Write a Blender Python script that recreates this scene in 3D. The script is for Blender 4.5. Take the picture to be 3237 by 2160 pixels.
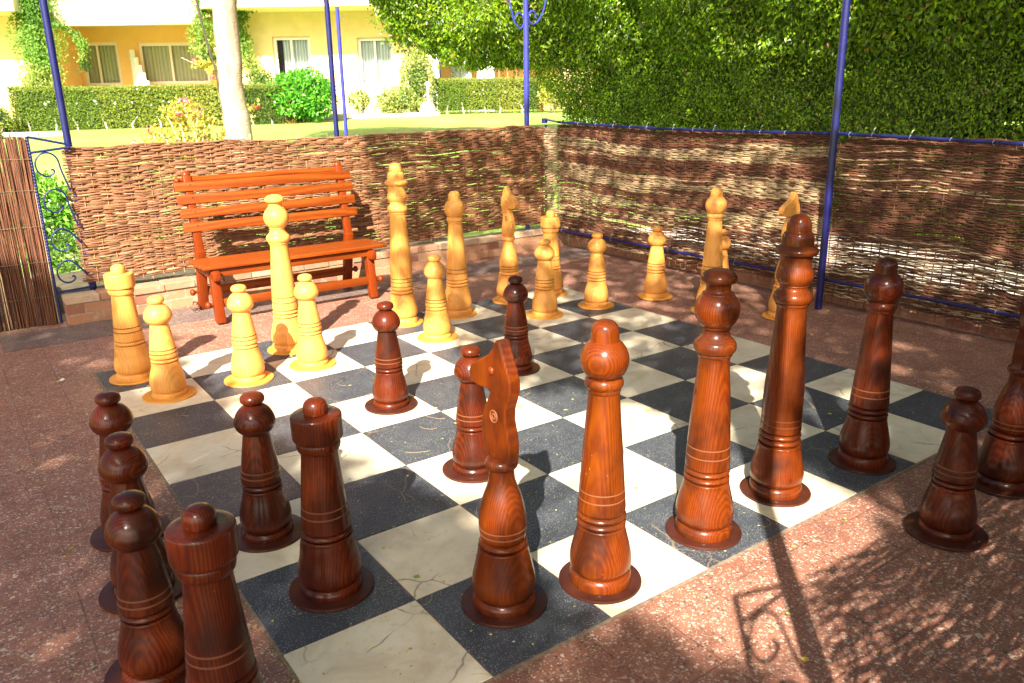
import bpy, bmesh, math, random
import numpy as np
from mathutils import Vector, Matrix, noise
random.seed(7); rng = np.random.default_rng(7)
for o in list(bpy.data.objects): bpy.data.objects.remove(o)
scene = bpy.context.scene
PI = math.pi; R = math.radians

# ------------------------------------------------------------------ camera
cam_d = bpy.data.cameras.new('camera'); cam = bpy.data.objects.new('camera', cam_d)
scene.collection.objects.link(cam); scene.camera = cam
CR = Vector((0.8124969742734834, -0.5827904705686919, -0.014280553587203093))
CD = Vector((-0.18428266761695114, -0.2335231317247788, -0.9547286763083175))
CF = Vector((0.5530719349347015, 0.7783458192627325, -0.2971350205273877))
CLOC = Vector((-0.5959, -5.28285, 1.61955))
m = Matrix.Identity(4)
for i in range(3):
    m[i][0] = CR[i]; m[i][1] = -CD[i]; m[i][2] = -CF[i]; m[i][3] = CLOC[i]
cam.matrix_world = m
cam_d.sensor_width = 36.0; cam_d.lens = 36.0 * 2522.9455 / 3237.0
cam_d.clip_start = 0.05; cam_d.clip_end = 2000
cam_d.dof.use_dof = True; cam_d.dof.focus_distance = 3.6; cam_d.dof.aperture_fstop = 7.0

# ------------------------------------------------------------------ light
SUN_EL = 37.7; SUN_AZ = 46.4          # light travels towards azimuth 46.4 deg in the xy plane
world = bpy.data.worlds.new('World'); scene.world = world; world.use_nodes = True
wn = world.node_tree.nodes; wl = world.node_tree.links
sky = wn.new('ShaderNodeTexSky'); sky.sky_type = 'NISHITA'; sky.sun_disc = False
sky.sun_elevation = R(SUN_EL); sky.sun_rotation = R(270 - SUN_AZ)
sky.altitude = 0; sky.air_density = 0.7; sky.dust_density = 5.0; sky.ozone_density = 1.0
bg = wn['Background']; wl.new(sky.outputs[0], bg.inputs[0]); bg.inputs[1].default_value = 0.070
sun_d = bpy.data.lights.new('sun', 'SUN'); sun_d.energy = 5.0; sun_d.angle = R(0.6); sun_d.color = (1.0, 0.93, 0.80)
sun = bpy.data.objects.new('sun', sun_d); scene.collection.objects.link(sun)
ld = Vector((math.cos(R(SUN_AZ)) * math.cos(R(SUN_EL)), math.sin(R(SUN_AZ)) * math.cos(R(SUN_EL)), -math.sin(R(SUN_EL))))
sun.rotation_euler = ld.to_track_quat('-Z', 'Y').to_euler(); sun.location = (-6, -10, 12)
scene.view_settings.view_transform = 'Standard'; scene.view_settings.look = 'None'
scene.view_settings.exposure = 1.9; scene.view_settings.gamma = 1.0
scene.cycles.max_bounces = 8; scene.cycles.transparent_max_bounces = 8

# ------------------------------------------------------------------ helpers
COL = scene.collection
def tag(o, label=None, cat=None, group=None, kind=None):
    if label: o['label'] = label
    if cat: o['category'] = cat
    if group: o['group'] = group
    if kind: o['kind'] = kind
    return o
def empty(name, loc=(0, 0, 0), rz=0.0, label=None, cat=None, group=None, kind=None):
    o = bpy.data.objects.new(name, None); COL.objects.link(o)
    o.location = loc; o.rotation_euler = (0, 0, rz); o.empty_display_size = 0.1
    return tag(o, label, cat, group, kind)
def link(name, me, mats, parent=None, smooth=True, sharp=None):
    if not isinstance(mats, (list, tuple)): mats = [mats]
    for mt in mats: me.materials.append(mt)
    if smooth:
        me.polygons.foreach_set('use_smooth', [True] * len(me.polygons))
        if sharp: me.set_sharp_from_angle(angle=R(sharp))
    else: me.polygons.foreach_set('use_smooth', [False] * len(me.polygons))
    o = bpy.data.objects.new(name, me); COL.objects.link(o)
    if parent: o.parent = parent
    return o
def mesh_np(name, V, F, mats, parent=None, smooth=False, col=None, sharp=None, mi=None):
    me = bpy.data.meshes.new(name)
    V = np.ascontiguousarray(V, dtype=np.float32); F = np.ascontiguousarray(F, dtype=np.int32)
    n, k = F.shape
    me.vertices.add(len(V)); me.vertices.foreach_set('co', V.ravel())
    me.loops.add(n * k); me.loops.foreach_set('vertex_index', F.ravel())
    me.polygons.add(n); me.polygons.foreach_set('loop_start', np.arange(n, dtype=np.int32) * k)
    if mi is not None: me.polygons.foreach_set('material_index', np.asarray(mi, dtype=np.int32))
    me.update(calc_edges=True)
    if col is not None:
        a = me.attributes.new('Col', 'FLOAT_COLOR', 'FACE')
        c = np.ones((n, 4), dtype=np.float32); c[:, :3] = col; a.data.foreach_set('color', c.ravel())
    me.validate()
    return link(name, me, mats, parent, smooth, sharp)
class MB:
    """collects boxes, tubes and lathes into one mesh"""
    def __init__(s): s.bm = bmesh.new()
    def box(s, c, size, rot=None, bev=0.0, mi=0, seg=2):
        r = bmesh.ops.create_cube(s.bm, size=1.0); vs = r['verts']
        M = Matrix.Translation(Vector(c)) @ (rot.to_4x4() if rot else Matrix.Identity(4)) @ Matrix.Diagonal((*size, 1))
        bmesh.ops.transform(s.bm, matrix=M, verts=vs)
        fs = set(f for v in vs for f in v.link_faces)
        for f in fs: f.material_index = mi
        if bev > 0:
            es = list(set(e for v in vs for e in v.link_edges))
            rr = bmesh.ops.bevel(s.bm, geom=es, offset=bev, segments=seg, profile=0.5, affect='EDGES')
            for f in rr['faces']: f.material_index = mi
        return s
    def beam(s, a, b, w, h, bev=0.0, mi=0, up=(0, 0, 1)):
        a = Vector(a); b = Vector(b); d = b - a; L = d.length; x = d.normalized()
        y = Vector(up).cross(x)
        if y.length < 1e-4: y = Vector((0, 1, 0))
        y.normalize(); z = x.cross(y)
        rot = Matrix((x, y, z)).transposed()
        return s.box((a + b) / 2, (L, w, h), rot, bev, mi)
    def tube(s, pts, rad, n=8, cap=True, mi=0):
        pts = [Vector(p) for p in pts]; N = len(pts)
        rs = rad if isinstance(rad, (list, tuple)) else [rad] * N
        prev = None; rings = []
        for i, p in enumerate(pts):
            t = (pts[min(i + 1, N - 1)] - pts[max(i - 1, 0)]).normalized()
            if prev is None:
                u = t.cross(Vector((0, 0, 1)))
                if u.length < 1e-3: u = t.cross(Vector((1, 0, 0)))
            else: u = prev - t * prev.dot(t)
            u.normalize(); prev = u; v = t.cross(u)
            rings.append([s.bm.verts.new(p + (u * math.cos(2 * PI * k / n) + v * math.sin(2 * PI * k / n)) * rs[i]) for k in range(n)])
        for a, b in zip(rings[:-1], rings[1:]):
            for k in range(n):
                f = s.bm.faces.new((a[k], a[(k + 1) % n], b[(k + 1) % n], b[k])); f.material_index = mi
        if cap:
            for rg in (rings[0][::-1], rings[-1]):
                try: s.bm.faces.new(rg).material_index = mi
                except ValueError: pass
        return s
    def ball(s, c, r, sc=(1, 1, 1), mi=0, sub=2):
        rr = bmesh.ops.create_icosphere(s.bm, subdivisions=sub, radius=r)
        bmesh.ops.transform(s.bm, matrix=Matrix.Translation(Vector(c)) @ Matrix.Diagonal((*sc, 1)), verts=rr['verts'])
        for v in rr['verts']:
            for f in v.link_faces: f.material_index = mi
        return s
    def build(s, name, mats, parent=None, smooth=True, sharp=35):
        bmesh.ops.recalc_face_normals(s.bm, faces=s.bm.faces)
        me = bpy.data.meshes.new(name); s.bm.to_mesh(me); s.bm.free()
        return link(name, me, mats, parent, smooth, sharp)

# ------------------------------------------------------------------ node material helpers
def new_mat(name):
    mt = bpy.data.materials.new(name); mt.use_nodes = True
    nt = mt.node_tree; return mt, nt, nt.nodes['Principled BSDF']
class NG:
    def __init__(s, nt): s.nt = nt
    def n(s, t, **kw):
        nd = s.nt.nodes.new('ShaderNode' + t)
        ins = kw.pop('ins', {})
        for k, v in kw.items(): setattr(nd, k, v)
        for k, v in ins.items(): s.set(nd.inputs[k], v)
        return nd
    def set(s, sock, v):
        if isinstance(v, bpy.types.NodeSocket): s.nt.links.new(v, sock)
        elif isinstance(v, bpy.types.Node): s.nt.links.new(v.outputs[0], sock)
        else:
            if isinstance(v, (tuple, list)) and len(v) == 3 and sock.type == 'RGBA': v = (*v, 1)
            sock.default_value = v
    def math(s, op, a, b=None, clamp=False):
        nd = s.n('Math', operation=op, use_clamp=clamp); s.set(nd.inputs[0], a)
        if b is not None: s.set(nd.inputs[1], b)
        return nd.outputs[0]
    def vmath(s, op, a, b=None):
        nd = s.n('VectorMath', operation=op); s.set(nd.inputs[0], a)
        if b is not None: s.set(nd.inputs[1], b)
        return nd.outputs[0]
    def mix(s, f, a, b, blend='MIX'):
        nd = s.n('Mix', data_type='RGBA', blend_type=blend)
        s.set(nd.inputs[0], f); s.set(nd.inputs[6], a); s.set(nd.inputs[7], b); return nd.outputs[2]
    def ramp(s, f, stops, interp='LINEAR'):
        nd = s.n('ValToRGB'); s.set(nd.inputs[0], f); cr = nd.color_ramp; cr.interpolation = interp
        while len(cr.elements) < len(stops): cr.elements.new(0.5)
        for e, (p, c) in zip(cr.elements, stops):
            e.position = p; e.color = (c, c, c, 1) if isinstance(c, (int, float)) else (*c, 1)
        return nd.outputs[0]
    def noise(s, vec, scale, detail=3, rough=0.55, dist=0.0):
        nd = s.n('TexNoise', ins={'Scale': scale, 'Detail': detail, 'Roughness': rough, 'Distortion': dist})
        if vec is not None: s.set(nd.inputs['Vector'], vec)
        return nd.outputs[0]
    def vor(s, vec, scale, feature='F1', out=0, rand=1.0):
        nd = s.n('TexVoronoi', feature=feature, ins={'Scale': scale, 'Randomness': rand}); s.set(nd.inputs['Vector'], vec)
        return nd.outputs[out]
    def map(s, vec, scale=(1, 1, 1), loc=(0, 0, 0)):
        nd = s.n('Mapping'); s.set(nd.inputs[0], vec); s.set(nd.inputs['Location'], loc); s.set(nd.inputs['Scale'], scale); return nd.outputs[0]
    def bump(s, h, strength, dist=0.005, normal=None):
        nd = s.n('Bump', ins={'Strength': strength, 'Distance': dist, 'Height': h})
        if normal: s.set(nd.inputs['Normal'], normal)
        return nd.outputs[0]
def flat(name, col, rough=0.6, metal=0.0, spec=0.5, var=0.0, scale=20, coat=0.0, bump=0.0):
    mt, nt, b = new_mat(name); g = NG(nt); tc = g.n('TexCoord').outputs['Object']
    if var > 0:
        nz = g.noise(tc, scale, 4); lo = tuple(c * (1 - var) for c in col); hi = tuple(min(1, c * (1 + var)) for c in col)
        g.set(b.inputs['Base Color'], g.ramp(nz, [(0.3, lo), (0.7, hi)]))
    else: b.inputs['Base Color'].default_value = (*col, 1)
    if bump > 0: g.set(b.inputs['Normal'], g.bump(g.noise(tc, scale * 4, 4), bump, 0.003))
    b.inputs['Roughness'].default_value = rough; b.inputs['Metallic'].default_value = metal
    b.inputs['Coat Weight'].default_value = coat; b.inputs['Specular IOR Level'].default_value = spec
    return mt

def wood_mat(name, lo, mid, hi, knotc, rough, coat, stain=None, stave=0.0, wscale=11.0, axis='Z', bump=0.12, coat_r=0.12, grain_amt=1.0):
    mt, nt, b = new_mat(name); g = NG(nt); b.inputs['Specular IOR Level'].default_value = 0.10
    tc = g.n('TexCoord').outputs['Object']; oi = g.n('ObjectInfo').outputs['Random']
    off = g.n('CombineXYZ', ins={0: g.math('MULTIPLY', oi, 7.3), 1: g.math('MULTIPLY', oi, 11.9), 2: g.math('MULTIPLY', oi, 5.1)}).outputs[0]
    p = g.vmath('ADD', tc, off)
    sc = {'Z': (1, 1, 0.22), 'X': (0.16, 1, 1), 'Y': (1, 0.16, 1)}[axis]
    ps = g.map(p, sc)
    # glued staves
    sn = g.n('VectorMath', operation='SNAP'); g.set(sn.inputs[0], g.vmath('ADD', tc, (0.013, 0.021, 10))); g.set(sn.inputs[1], (0.052, 0.052, 100))
    wnz = g.n('TexWhiteNoise', noise_dimensions='4D'); g.set(wnz.inputs['Vector'], sn.outputs[0]); g.set(wnz.inputs['W'], g.math('MULTIPLY', oi, 97.0))
    sv = wnz.outputs['Value']
    shifted = g.vmath('ADD', ps, g.vmath('MULTIPLY', wnz.outputs['Color'], (0.6 * stave * 5, 0.6 * stave * 5, 0.3 * stave * 5)))
    wv = g.n('TexWave', wave_type='BANDS', bands_direction='X' if axis != 'X' else 'Y', wave_profile='SIN',
             ins={'Scale': wscale, 'Distortion': 34.0, 'Detail': 2.0, 'Detail Scale': 0.075, 'Detail Roughness': 0.45}); g.set(wv.inputs['Vector'], shifted)
    fine = g.noise(g.map(p, tuple(60 * (0.08 if s < 1 else 1) for s in sc)), 3.0, 4, 0.6)
    f = g.math('ADD', g.math('MULTIPLY', wv.outputs[0], 0.42 * grain_amt), g.math('MULTIPLY', fine, 0.62))
    c = g.ramp(f, [(0.22, hi), (0.55, mid), (1.0, lo)])
    # knots
    kv = g.n('TexVoronoi', feature='F1', ins={'Scale': 5.2}); g.set(kv.inputs['Vector'], g.map(p, (1, 1, 0.75) if axis == 'Z' else (0.6, 1, 1)))
    kd = kv.outputs['Distance']; kc = g.n('SeparateColor'); g.set(kc.inputs[0], kv.outputs['Color'])
    kmask = g.math('MULTIPLY', g.ramp(kd, [(0.055, 1.0), (0.085, 0.0)]), g.math('GREATER_THAN', kc.outputs[0], 0.30))
    c = g.mix(g.math('MULTIPLY', kmask, 0.8), c, knotc)
    if stave > 0:
        hv = g.n('HueSaturation'); g.set(hv.inputs['Color'], c); g.set(hv.inputs['Value'], g.math('ADD', 1 - stave, g.math('MULTIPLY', sv, 2 * stave)))
        g.set(hv.inputs['Hue'], g.math('ADD', 0.5 - stave * .06, g.math('MULTIPLY', sv, stave * 0.12)))
        c = hv.outputs[0]
    if stain:
        sn2 = g.noise(g.map(p, (1, 1, 0.6)), 7.0, 3, 0.6)
        c = g.mix(g.ramp(sn2, [(0.42, 0.0), (0.66, 0.85)]), c, stain)
        # fine wear scratches and chips
        ch = g.vor(g.map(p, (1, 1, 0.35)), 62, 'F1', 0); chn = g.noise(p, 9, 2)
        c = g.mix(g.math('MULTIPLY', g.ramp(ch, [(0.05, 0.7), (0.09, 0.0)]), g.ramp(chn, [(0.6, 0.0), (0.68, 1.0)])), c, (0.55, 0.25, 0.1))
    g.set(b.inputs['Base Color'], c)
    g.set(b.inputs['Roughness'], g.ramp(g.noise(p, 25, 4), [(0.3, rough * 0.8), (0.7, rough * 1.35)]))
    b.inputs['Coat Weight'].default_value = coat; b.inputs['Coat Roughness'].default_value = coat_r
    g.set(b.inputs['Normal'], g.bump(f, bump, 0.002))
    g.set(b.inputs['Coat Normal'], g.bump(f, bump * 0.5, 0.001))
    return mt

M = {}
M['light_wood'] = wood_mat('light_pine', (0.52, 0.190, 0.028), (0.72, 0.310, 0.064), (0.79, 0.380, 0.095), (0.24, 0.05, 0.010), 0.42, 0.3, stave=0.06, wscale=34, coat_r=0.28, grain_amt=0.75)
M['dark_wood'] = wood_mat('dark_stained_wood', (0.056, 0.0066, 0.0005), (0.120, 0.0185, 0.0006), (0.170, 0.0320, 0.0008), (0.022, 0.004, 0.001), 0.55, 0.50, stain=(0.022, 0.005, 0.002), stave=0.05, wscale=42, coat_r=0.20, grain_amt=0.75)
M['shaded_dark_wood'] = wood_mat('shaded_stained_wood', (0.030, 0.0036, 0.0008), (0.070, 0.0085, 0.0008), (0.130, 0.0185, 0.0010), (0.022, 0.004, 0.001), 0.55, 0.50, stain=(0.022, 0.005, 0.002), stave=0.05, wscale=42, coat_r=0.20, grain_amt=0.75)  # darker copy of the dark wood, with shade put into its colour
M['groove_dark'] = flat('groove_burnt', (0.20, 0.075, 0.015), 0.6)
M['groove_red'] = flat('groove_highlight', (0.17, 0.055, 0.02), 0.45)  # lighter tan imitating highlights on the scored lines of dark pieces
M['disc_dark'] = flat('stained_disc', (0.050, 0.012, 0.006), 0.5, spec=0.2, var=0.35, scale=9, coat=0.25, bump=0.1)
M['disc_light'] = flat('pale_disc', (0.68, 0.29, 0.042), 0.5, var=0.08, scale=9, bump=0.1)
M['bench_wood'] = wood_mat('bench_wood', (0.10, 0.016, 0.002), (0.21, 0.040, 0.004), (0.28, 0.062, 0.007), (0.12, 0.02, 0.005), 0.42, 0.35, axis='X', wscale=30, coat_r=0.25, stave=0.0, bump=0.2)
M['bench_leg_wood'] = wood_mat('bench_leg_wood', (0.08, 0.011, 0.002), (0.17, 0.024, 0.002), (0.23, 0.038, 0.004), (0.12, 0.02, 0.005), 0.45, 0.3, axis='Z', wscale=30, coat_r=0.3, bump=0.2)

def blue_mat(name='blue_enamel', c1=(0.004, 0.005, 0.060), c2=(0.008, 0.009, 0.10)):
    mt, nt, b = new_mat(name); g = NG(nt); tc = g.n('TexCoord').outputs['Object']
    nz = g.noise(tc, 7, 5, 0.65); c = g.ramp(nz, [(0.3, c1), (0.7, c2)])
    chip = g.ramp(g.noise(tc, 55, 3, 0.7), [(0.70, 0.0), (0.74, 0.5)])
    g.set(b.inputs['Base Color'], g.mix(chip, c, (0.35, 0.38, 0.55))); b.inputs['Roughness'].default_value = 0.36; b.inputs['Coat Weight'].default_value = 0.3
    g.set(b.inputs['Normal'], g.bump(g.noise(tc, 40, 3), 0.08, 0.003))
    return mt
M['blue'] = blue_mat(); M['blue_light'] = blue_mat('faded_blue_enamel', (0.025, 0.03, 0.26), (0.045, 0.05, 0.38))
def rebar_mat():
    mt, nt, b = new_mat('blue_rebar'); g = NG(nt); tc = g.n('TexCoord').outputs['Object']
    b.inputs['Base Color'].default_value = (0.007, 0.009, 0.08, 1); b.inputs['Roughness'].default_value = 0.4
    wv = g.n('TexWave', wave_type='BANDS', bands_direction='DIAGONAL', ins={'Scale': 28.0, 'Distortion': 0.2}); g.set(wv.inputs['Vector'], tc)
    g.set(b.inputs['Normal'], g.bump(wv.outputs[0], 0.6, 0.004)); return mt
M['rebar'] = rebar_mat()
M['wire'] = flat('galvanised_wire', (0.6, 0.62, 0.62), 0.35, 0.6)

def attr_mat(name, rough=0.7, transl=0.0, spec=0.4, var=0.25, nscale=60, gloss_noise=False, stretch=(1, 1, 1)):
    mt, nt, b = new_mat(name); g = NG(nt)
    at = g.n('Attribute', attribute_name='Col').outputs['Color']; tc = g.n('TexCoord').outputs['Object']
    nz = g.noise(g.map(tc, stretch), nscale, 3)
    v = g.math('ADD', 1 - var, g.math('MULTIPLY', nz, 2 * var))
    c = g.mix(1.0, at, g.n('CombineColor', ins={0: v, 1: v, 2: v}).outputs[0], 'MULTIPLY')
    g.set(b.inputs['Base Color'], c); b.inputs['Roughness'].default_value = rough; b.inputs['Specular IOR Level'].default_value = spec
    if transl > 0:
        tr = g.n('BsdfTranslucent'); hs = g.n('HueSaturation', ins={'Saturation': 1.15, 'Value': 1.5, 'Hue': 0.485}); g.set(hs.inputs['Color'], c)
        g.set(tr.inputs[0], hs.outputs[0])
        mx = g.n('MixShader', ins={0: transl}); g.set(mx.inputs[1], b.outputs[0]); g.set(mx.inputs[2], tr.outputs[0])
        out = nt.nodes['Material Output']; nt.links.new(mx.outputs[0], out.inputs[0])
    return mt
M['leaf'] = attr_mat('leaf', 0.38, 0.32, 0.5, 0.12)
M['leaf_matt'] = attr_mat('leaf_matt', 0.6, 0.3, 0.3, 0.15)
M['wicker'] = attr_mat('wicker_twig', 0.62, 0.0, 0.35, 0.3, 90)
M['petal'] = attr_mat('petal', 0.7, 0.4, 0.2, 0.1)
M['litter'] = attr_mat('fallen_leaf', 0.6, 0.15, 0.3, 0.1)
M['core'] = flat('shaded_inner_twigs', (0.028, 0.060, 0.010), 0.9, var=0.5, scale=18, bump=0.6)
def bark_pale():
    mt, nt, b = new_mat('pale_bark'); g = NG(nt); tc = g.n('TexCoord').outputs['Object']
    n1 = g.noise(g.map(tc, (1, 1, .45)), 6, 6, .65, .8); n2 = g.noise(g.map(tc, (1, 1, 4)), 14, 5, .7)
    c = g.ramp(n1, [(.3, (.26, .16, .10)), (.5, (.42, .31, .22)), (.7, (.52, .42, .32))]); c = g.mix(g.ramp(n2, [(.55, 0.), (.72, .55)]), c, (.20, .13, .09))
    g.set(b.inputs['Base Color'], c); b.inputs['Roughness'].default_value = .9; g.set(b.inputs['Normal'], g.bump(n2, .7, .02)); return mt
M['bark_pale'] = bark_pale()
M['bark'] = flat('grey_bark', (0.16, 0.12, 0.08), 0.9, var=0.35, scale=16, bump=0.5)
M['bark_white'] = flat('whitish_branch_bark', (0.55, 0.48, 0.42), 0.85, var=0.2, scale=20)
M['vine_dark'] = flat('dark_vine_bark', (0.06, 0.04, 0.03), 0.85)

def terrazzo(name, base, base2, chipA, chipB, joints=True, amount=0.50, gx=0.125):
    mt, nt, b = new_mat(name); g = NG(nt)
    pos = g.n('NewGeometry').outputs['Position']
    warp = g.vmath('ADD', pos, g.vmath('MULTIPLY', g.n('TexNoise', ins={'Scale': 60.0, 'Detail': 2.0, 'Vector': pos}).outputs['Color'], (0.003, 0.003, 0)))
    def chips(scale, keep, size, warpv):
        de = g.vor(warpv, scale, 'DISTANCE_TO_EDGE', 0); cc = g.n('SeparateColor'); g.set(cc.inputs[0], g.vor(warpv, scale, 'F1', 1))
        mask = g.math('MULTIPLY', g.ramp(de, [(size, 0.0), (size + 0.05, 1.0)]), g.math('LESS_THAN', cc.outputs[0], keep))
        return mask, cc
    m1, c1 = chips(86, amount * 0.50, 0.13, warp); m2, c2 = chips(160, amount * 0.8, 0.10, g.vmath('ADD', warp, (3.1, 1.7, 0))); m3, c3 = chips(60, amount * 0.20, 0.16, g.vmath('ADD', warp, (7.1, 4.7, 0)))
    big = g.noise(pos, 1.3, 5, 0.6); med = g.noise(pos, 14, 4, 0.6)
    col = g.mix(g.ramp(big, [(0.3, 0.0), (0.7, 1.0)]), base, base2)
    col = g.mix(g.ramp(med, [(0.35, 0.35), (0.6, 0.0)]), col, tuple(c * 0.45 for c in base))
    for mk, cc in ((m2, c2), (m1, c1), (m3, c3)):
        chip = g.ramp(cc.outputs[1], [(0.0, tuple(c * 0.16 for c in chipA)), (0.16, tuple(c * 0.35 for c in chipB)), (0.34, chipB), (0.62, chipA), (1.0, tuple(min(1, c * 1.25) for c in chipA))])
        col = g.mix(g.math('MULTIPLY', mk, 0.92), col, chip)
    if joints:
        sp = g.n('SeparateXYZ'); g.set(sp.inputs[0], pos)
        js = []
        for ax, o in ((0, 0.20), (1, 0.03)):
            fr = g.math('PINGPONG', g.math('ADD', sp.outputs[ax], o), gx / 2 if False else gx)
            js.append(g.math('LESS_THAN', fr, 0.0028)); 
        j = g.math('MAXIMUM', js[0], js[1]); col = g.mix(g.math('MULTIPLY', j, g.ramp(g.noise(pos, 2.1, 3), [(0.35, 0.15), (0.6, 0.5)])), col, (0.035, 0.022, 0.02))
    dirt = g.ramp(g.noise(pos, 3.3, 6, 0.7), [(0.45, 0.0), (0.75, 0.45)])
    col = g.mix(dirt, col, tuple(c * 0.5 for c in base))
    g.set(b.inputs['Base Color'], col)
    g.set(b.inputs['Roughness'], g.ramp(g.noise(pos, 5, 4), [(0.3, 0.40), (0.7, 0.65)])); b.inputs['Specular IOR Level'].default_value = 0.35
    g.set(b.inputs['Normal'], g.bump(g.noise(pos, 120, 3), 0.10, 0.002))
    return mt
M['terrazzo'] = terrazzo('red_terrazzo', (0.27, 0.110, 0.072), (0.36, 0.158, 0.104), (0.50, 0.39, 0.30), (0.30, 0.19, 0.15))
M['terrazzo_grey'] = terrazzo('grey_terrazzo', (0.15, 0.10, 0.088), (0.20, 0.135, 0.115), (0.28, 0.23, 0.20), (0.16, 0.13, 0.12), amount=0.42)

def board_mats():
    mt, nt, b = new_mat('board_white_marble'); g = NG(nt); pos = g.n('NewGeometry').outputs['Position']
    tone = g.n('Attribute', attribute_name='Col').outputs['Color']; ts = g.n('SeparateColor'); g.set(ts.inputs[0], tone)
    w = g.vmath('ADD', pos, g.vmath('MULTIPLY', tone, (3.0, 3.0, 0)))
    nz = g.noise(w, 5, 6, 0.6, 0.6); c = g.ramp(nz, [(0.25, (0.55, 0.43, 0.27)), (0.5, (0.76, 0.66, 0.47)), (0.75, (0.82, 0.75, 0.58))])
    st = g.noise(w, 22, 5, 0.7); c = g.mix(g.ramp(st, [(0.55, 0.0), (0.8, 0.45)]), c, (0.36, 0.27, 0.18))
    vn = g.n('TexWave', wave_type='BANDS', bands_direction='DIAGONAL', ins={'Scale': 1.2, 'Distortion': 14.0, 'Detail': 4.0, 'Detail Scale': 2.0}); g.set(vn.inputs['Vector'], w)
    c = g.mix(g.ramp(vn.outputs[0], [(0.0, 0.16), (0.12, 0.0)]), c, (0.44, 0.42, 0.38))
    cw = g.vmath('ADD', w, g.vmath('MULTIPLY', g.n('TexNoise', ins={'Scale': 6.0, 'Detail': 4.0, 'Vector': w}).outputs['Color'], (0.10, 0.10, 0)))
    cr = g.vor(cw, 3.4, 'DISTANCE_TO_EDGE', 0)
    crm = g.math('MULTIPLY', g.ramp(cr, [(0.004, 1.0), (0.013, 0.0)]), g.math('MULTIPLY', g.ramp(g.noise(w, 2.6, 2), [(0.47, 0.0), (0.53, 1.0)]), g.math('GREATER_THAN', ts.outputs[0], 0.42)))
    c = g.mix(g.math('MULTIPLY', crm, 0.75), c, (0.16, 0.10, 0.06))
    specks = g.ramp(g.vor(pos, 95, 'F1', 0), [(0.08, 0.5), (0.12, 0.0)]); c = g.mix(g.math('MULTIPLY', specks, g.ramp(g.noise(pos, 9, 2), [(0.5, 0), (0.6, 1)])), c, (0.35, 0.24, 0.12))
    ed = g.ramp(ts.outputs[1], [(0, 0.0), (1, 0.22)]); c = g.mix(ed, c, (0.42, 0.34, 0.25))
    g.set(b.inputs['Base Color'], c); g.set(b.inputs['Roughness'], g.ramp(nz, [(0.3, 0.38), (0.7, 0.6)]))
    g.set(b.inputs['Normal'], g.bump(g.noise(pos, 60, 4), 0.08, 0.003)); M['board_white'] = mt
    mt, nt, b = new_mat('board_black_stone'); g = NG(nt); pos = g.n('NewGeometry').outputs['Position']
    tone = g.n('Attribute', attribute_name='Col').outputs['Color']; ts = g.n('SeparateColor'); g.set(ts.inputs[0], tone)
    w = g.vmath('ADD', pos, g.vmath('MULTIPLY', tone, (3.0, 3.0, 0)))
    nz = g.noise(w, 4, 6, 0.65, 0.8); c = g.ramp(nz, [(0.3, (0.032, 0.037, 0.048)), (0.6, (0.052, 0.058, 0.070)), (0.85, (0.10, 0.10, 0.10))])
    dust = g.ramp(g.vor(pos, 150, 'F1', 0), [(0.20, 1.0), (0.32, 0.0)]); dm = g.ramp(g.noise(w, 7, 5, 0.7), [(0.35, 0.25), (0.65, 1.0)])
    c = g.mix(g.math('MULTIPLY', dust, dm), c, (0.40, 0.39, 0.34))
    smear = g.noise(g.map(w, (1, 3.2, 1)), 9, 6, 0.75, 1.2); c = g.mix(g.ramp(smear, [(0.52, 0.0), (0.8, 0.35)]), c, (0.17, 0.17, 0.165))
    cw = g.vmath('ADD', w, g.vmath('MULTIPLY', g.n('TexNoise', ins={'Scale': 5.0, 'Detail': 4.0, 'Vector': w}).outputs['Color'], (0.12, 0.12, 0)))
    cr = g.vor(cw, 2.7, 'DISTANCE_TO_EDGE', 0)
    crm = g.math('MULTIPLY', g.ramp(cr, [(0.003, 1.0), (0.009, 0.0)]), g.math('MULTIPLY', g.ramp(g.noise(w, 2.2, 2), [(0.5, 0.0), (0.56, 1.0)]), g.math('GREATER_THAN', ts.outputs[0], 0.62)))
    c = g.mix(g.math('MULTIPLY', crm, 0.6), c, (0.30, 0.22, 0.13))
    g.set(b.inputs['Base Color'], c); g.set(b.inputs['Roughness'], g.ramp(smear, [(0.3, 0.42), (0.8, 0.65)]))
    g.set(b.inputs['Normal'], g.bump(g.noise(pos, 90, 4), 0.12, 0.002)); M['board_black'] = mt
board_mats()
M['grout'] = flat('sandy_grout', (0.22, 0.15, 0.10), 0.9, var=0.4, scale=40)

def brick_mats():
    mt, nt, b = new_mat('brick_clay'); g = NG(nt); at = g.n('Attribute', attribute_name='Col').outputs['Color']; tc = g.n('TexCoord').outputs['Object']
    nz = g.noise(tc, 35, 5, 0.7); c = g.mix(g.ramp(nz, [(0.35, 0.35), (0.7, 0.0)]), at, (0.26, 0.13, 0.08))
    pl = g.ramp(g.noise(tc, 9, 5, 0.7), [(0.55, 0.0), (0.7, 0.5)]); c = g.mix(pl, c, (0.50, 0.40, 0.30))
    g.set(b.inputs['Base Color'], c); b.inputs['Roughness'].default_value = 0.85; g.set(b.inputs['Normal'], g.bump(nz, 0.35, 0.004)); M['brick'] = mt
brick_mats()
M['mortar'] = flat('mortar', (0.36, 0.27, 0.20), 0.9, var=0.3, scale=30, bump=0.4)
M['cement_cap'] = flat('cement_cap', (0.62, 0.52, 0.38), 0.85, var=0.2, scale=14, bump=0.3)

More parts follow.
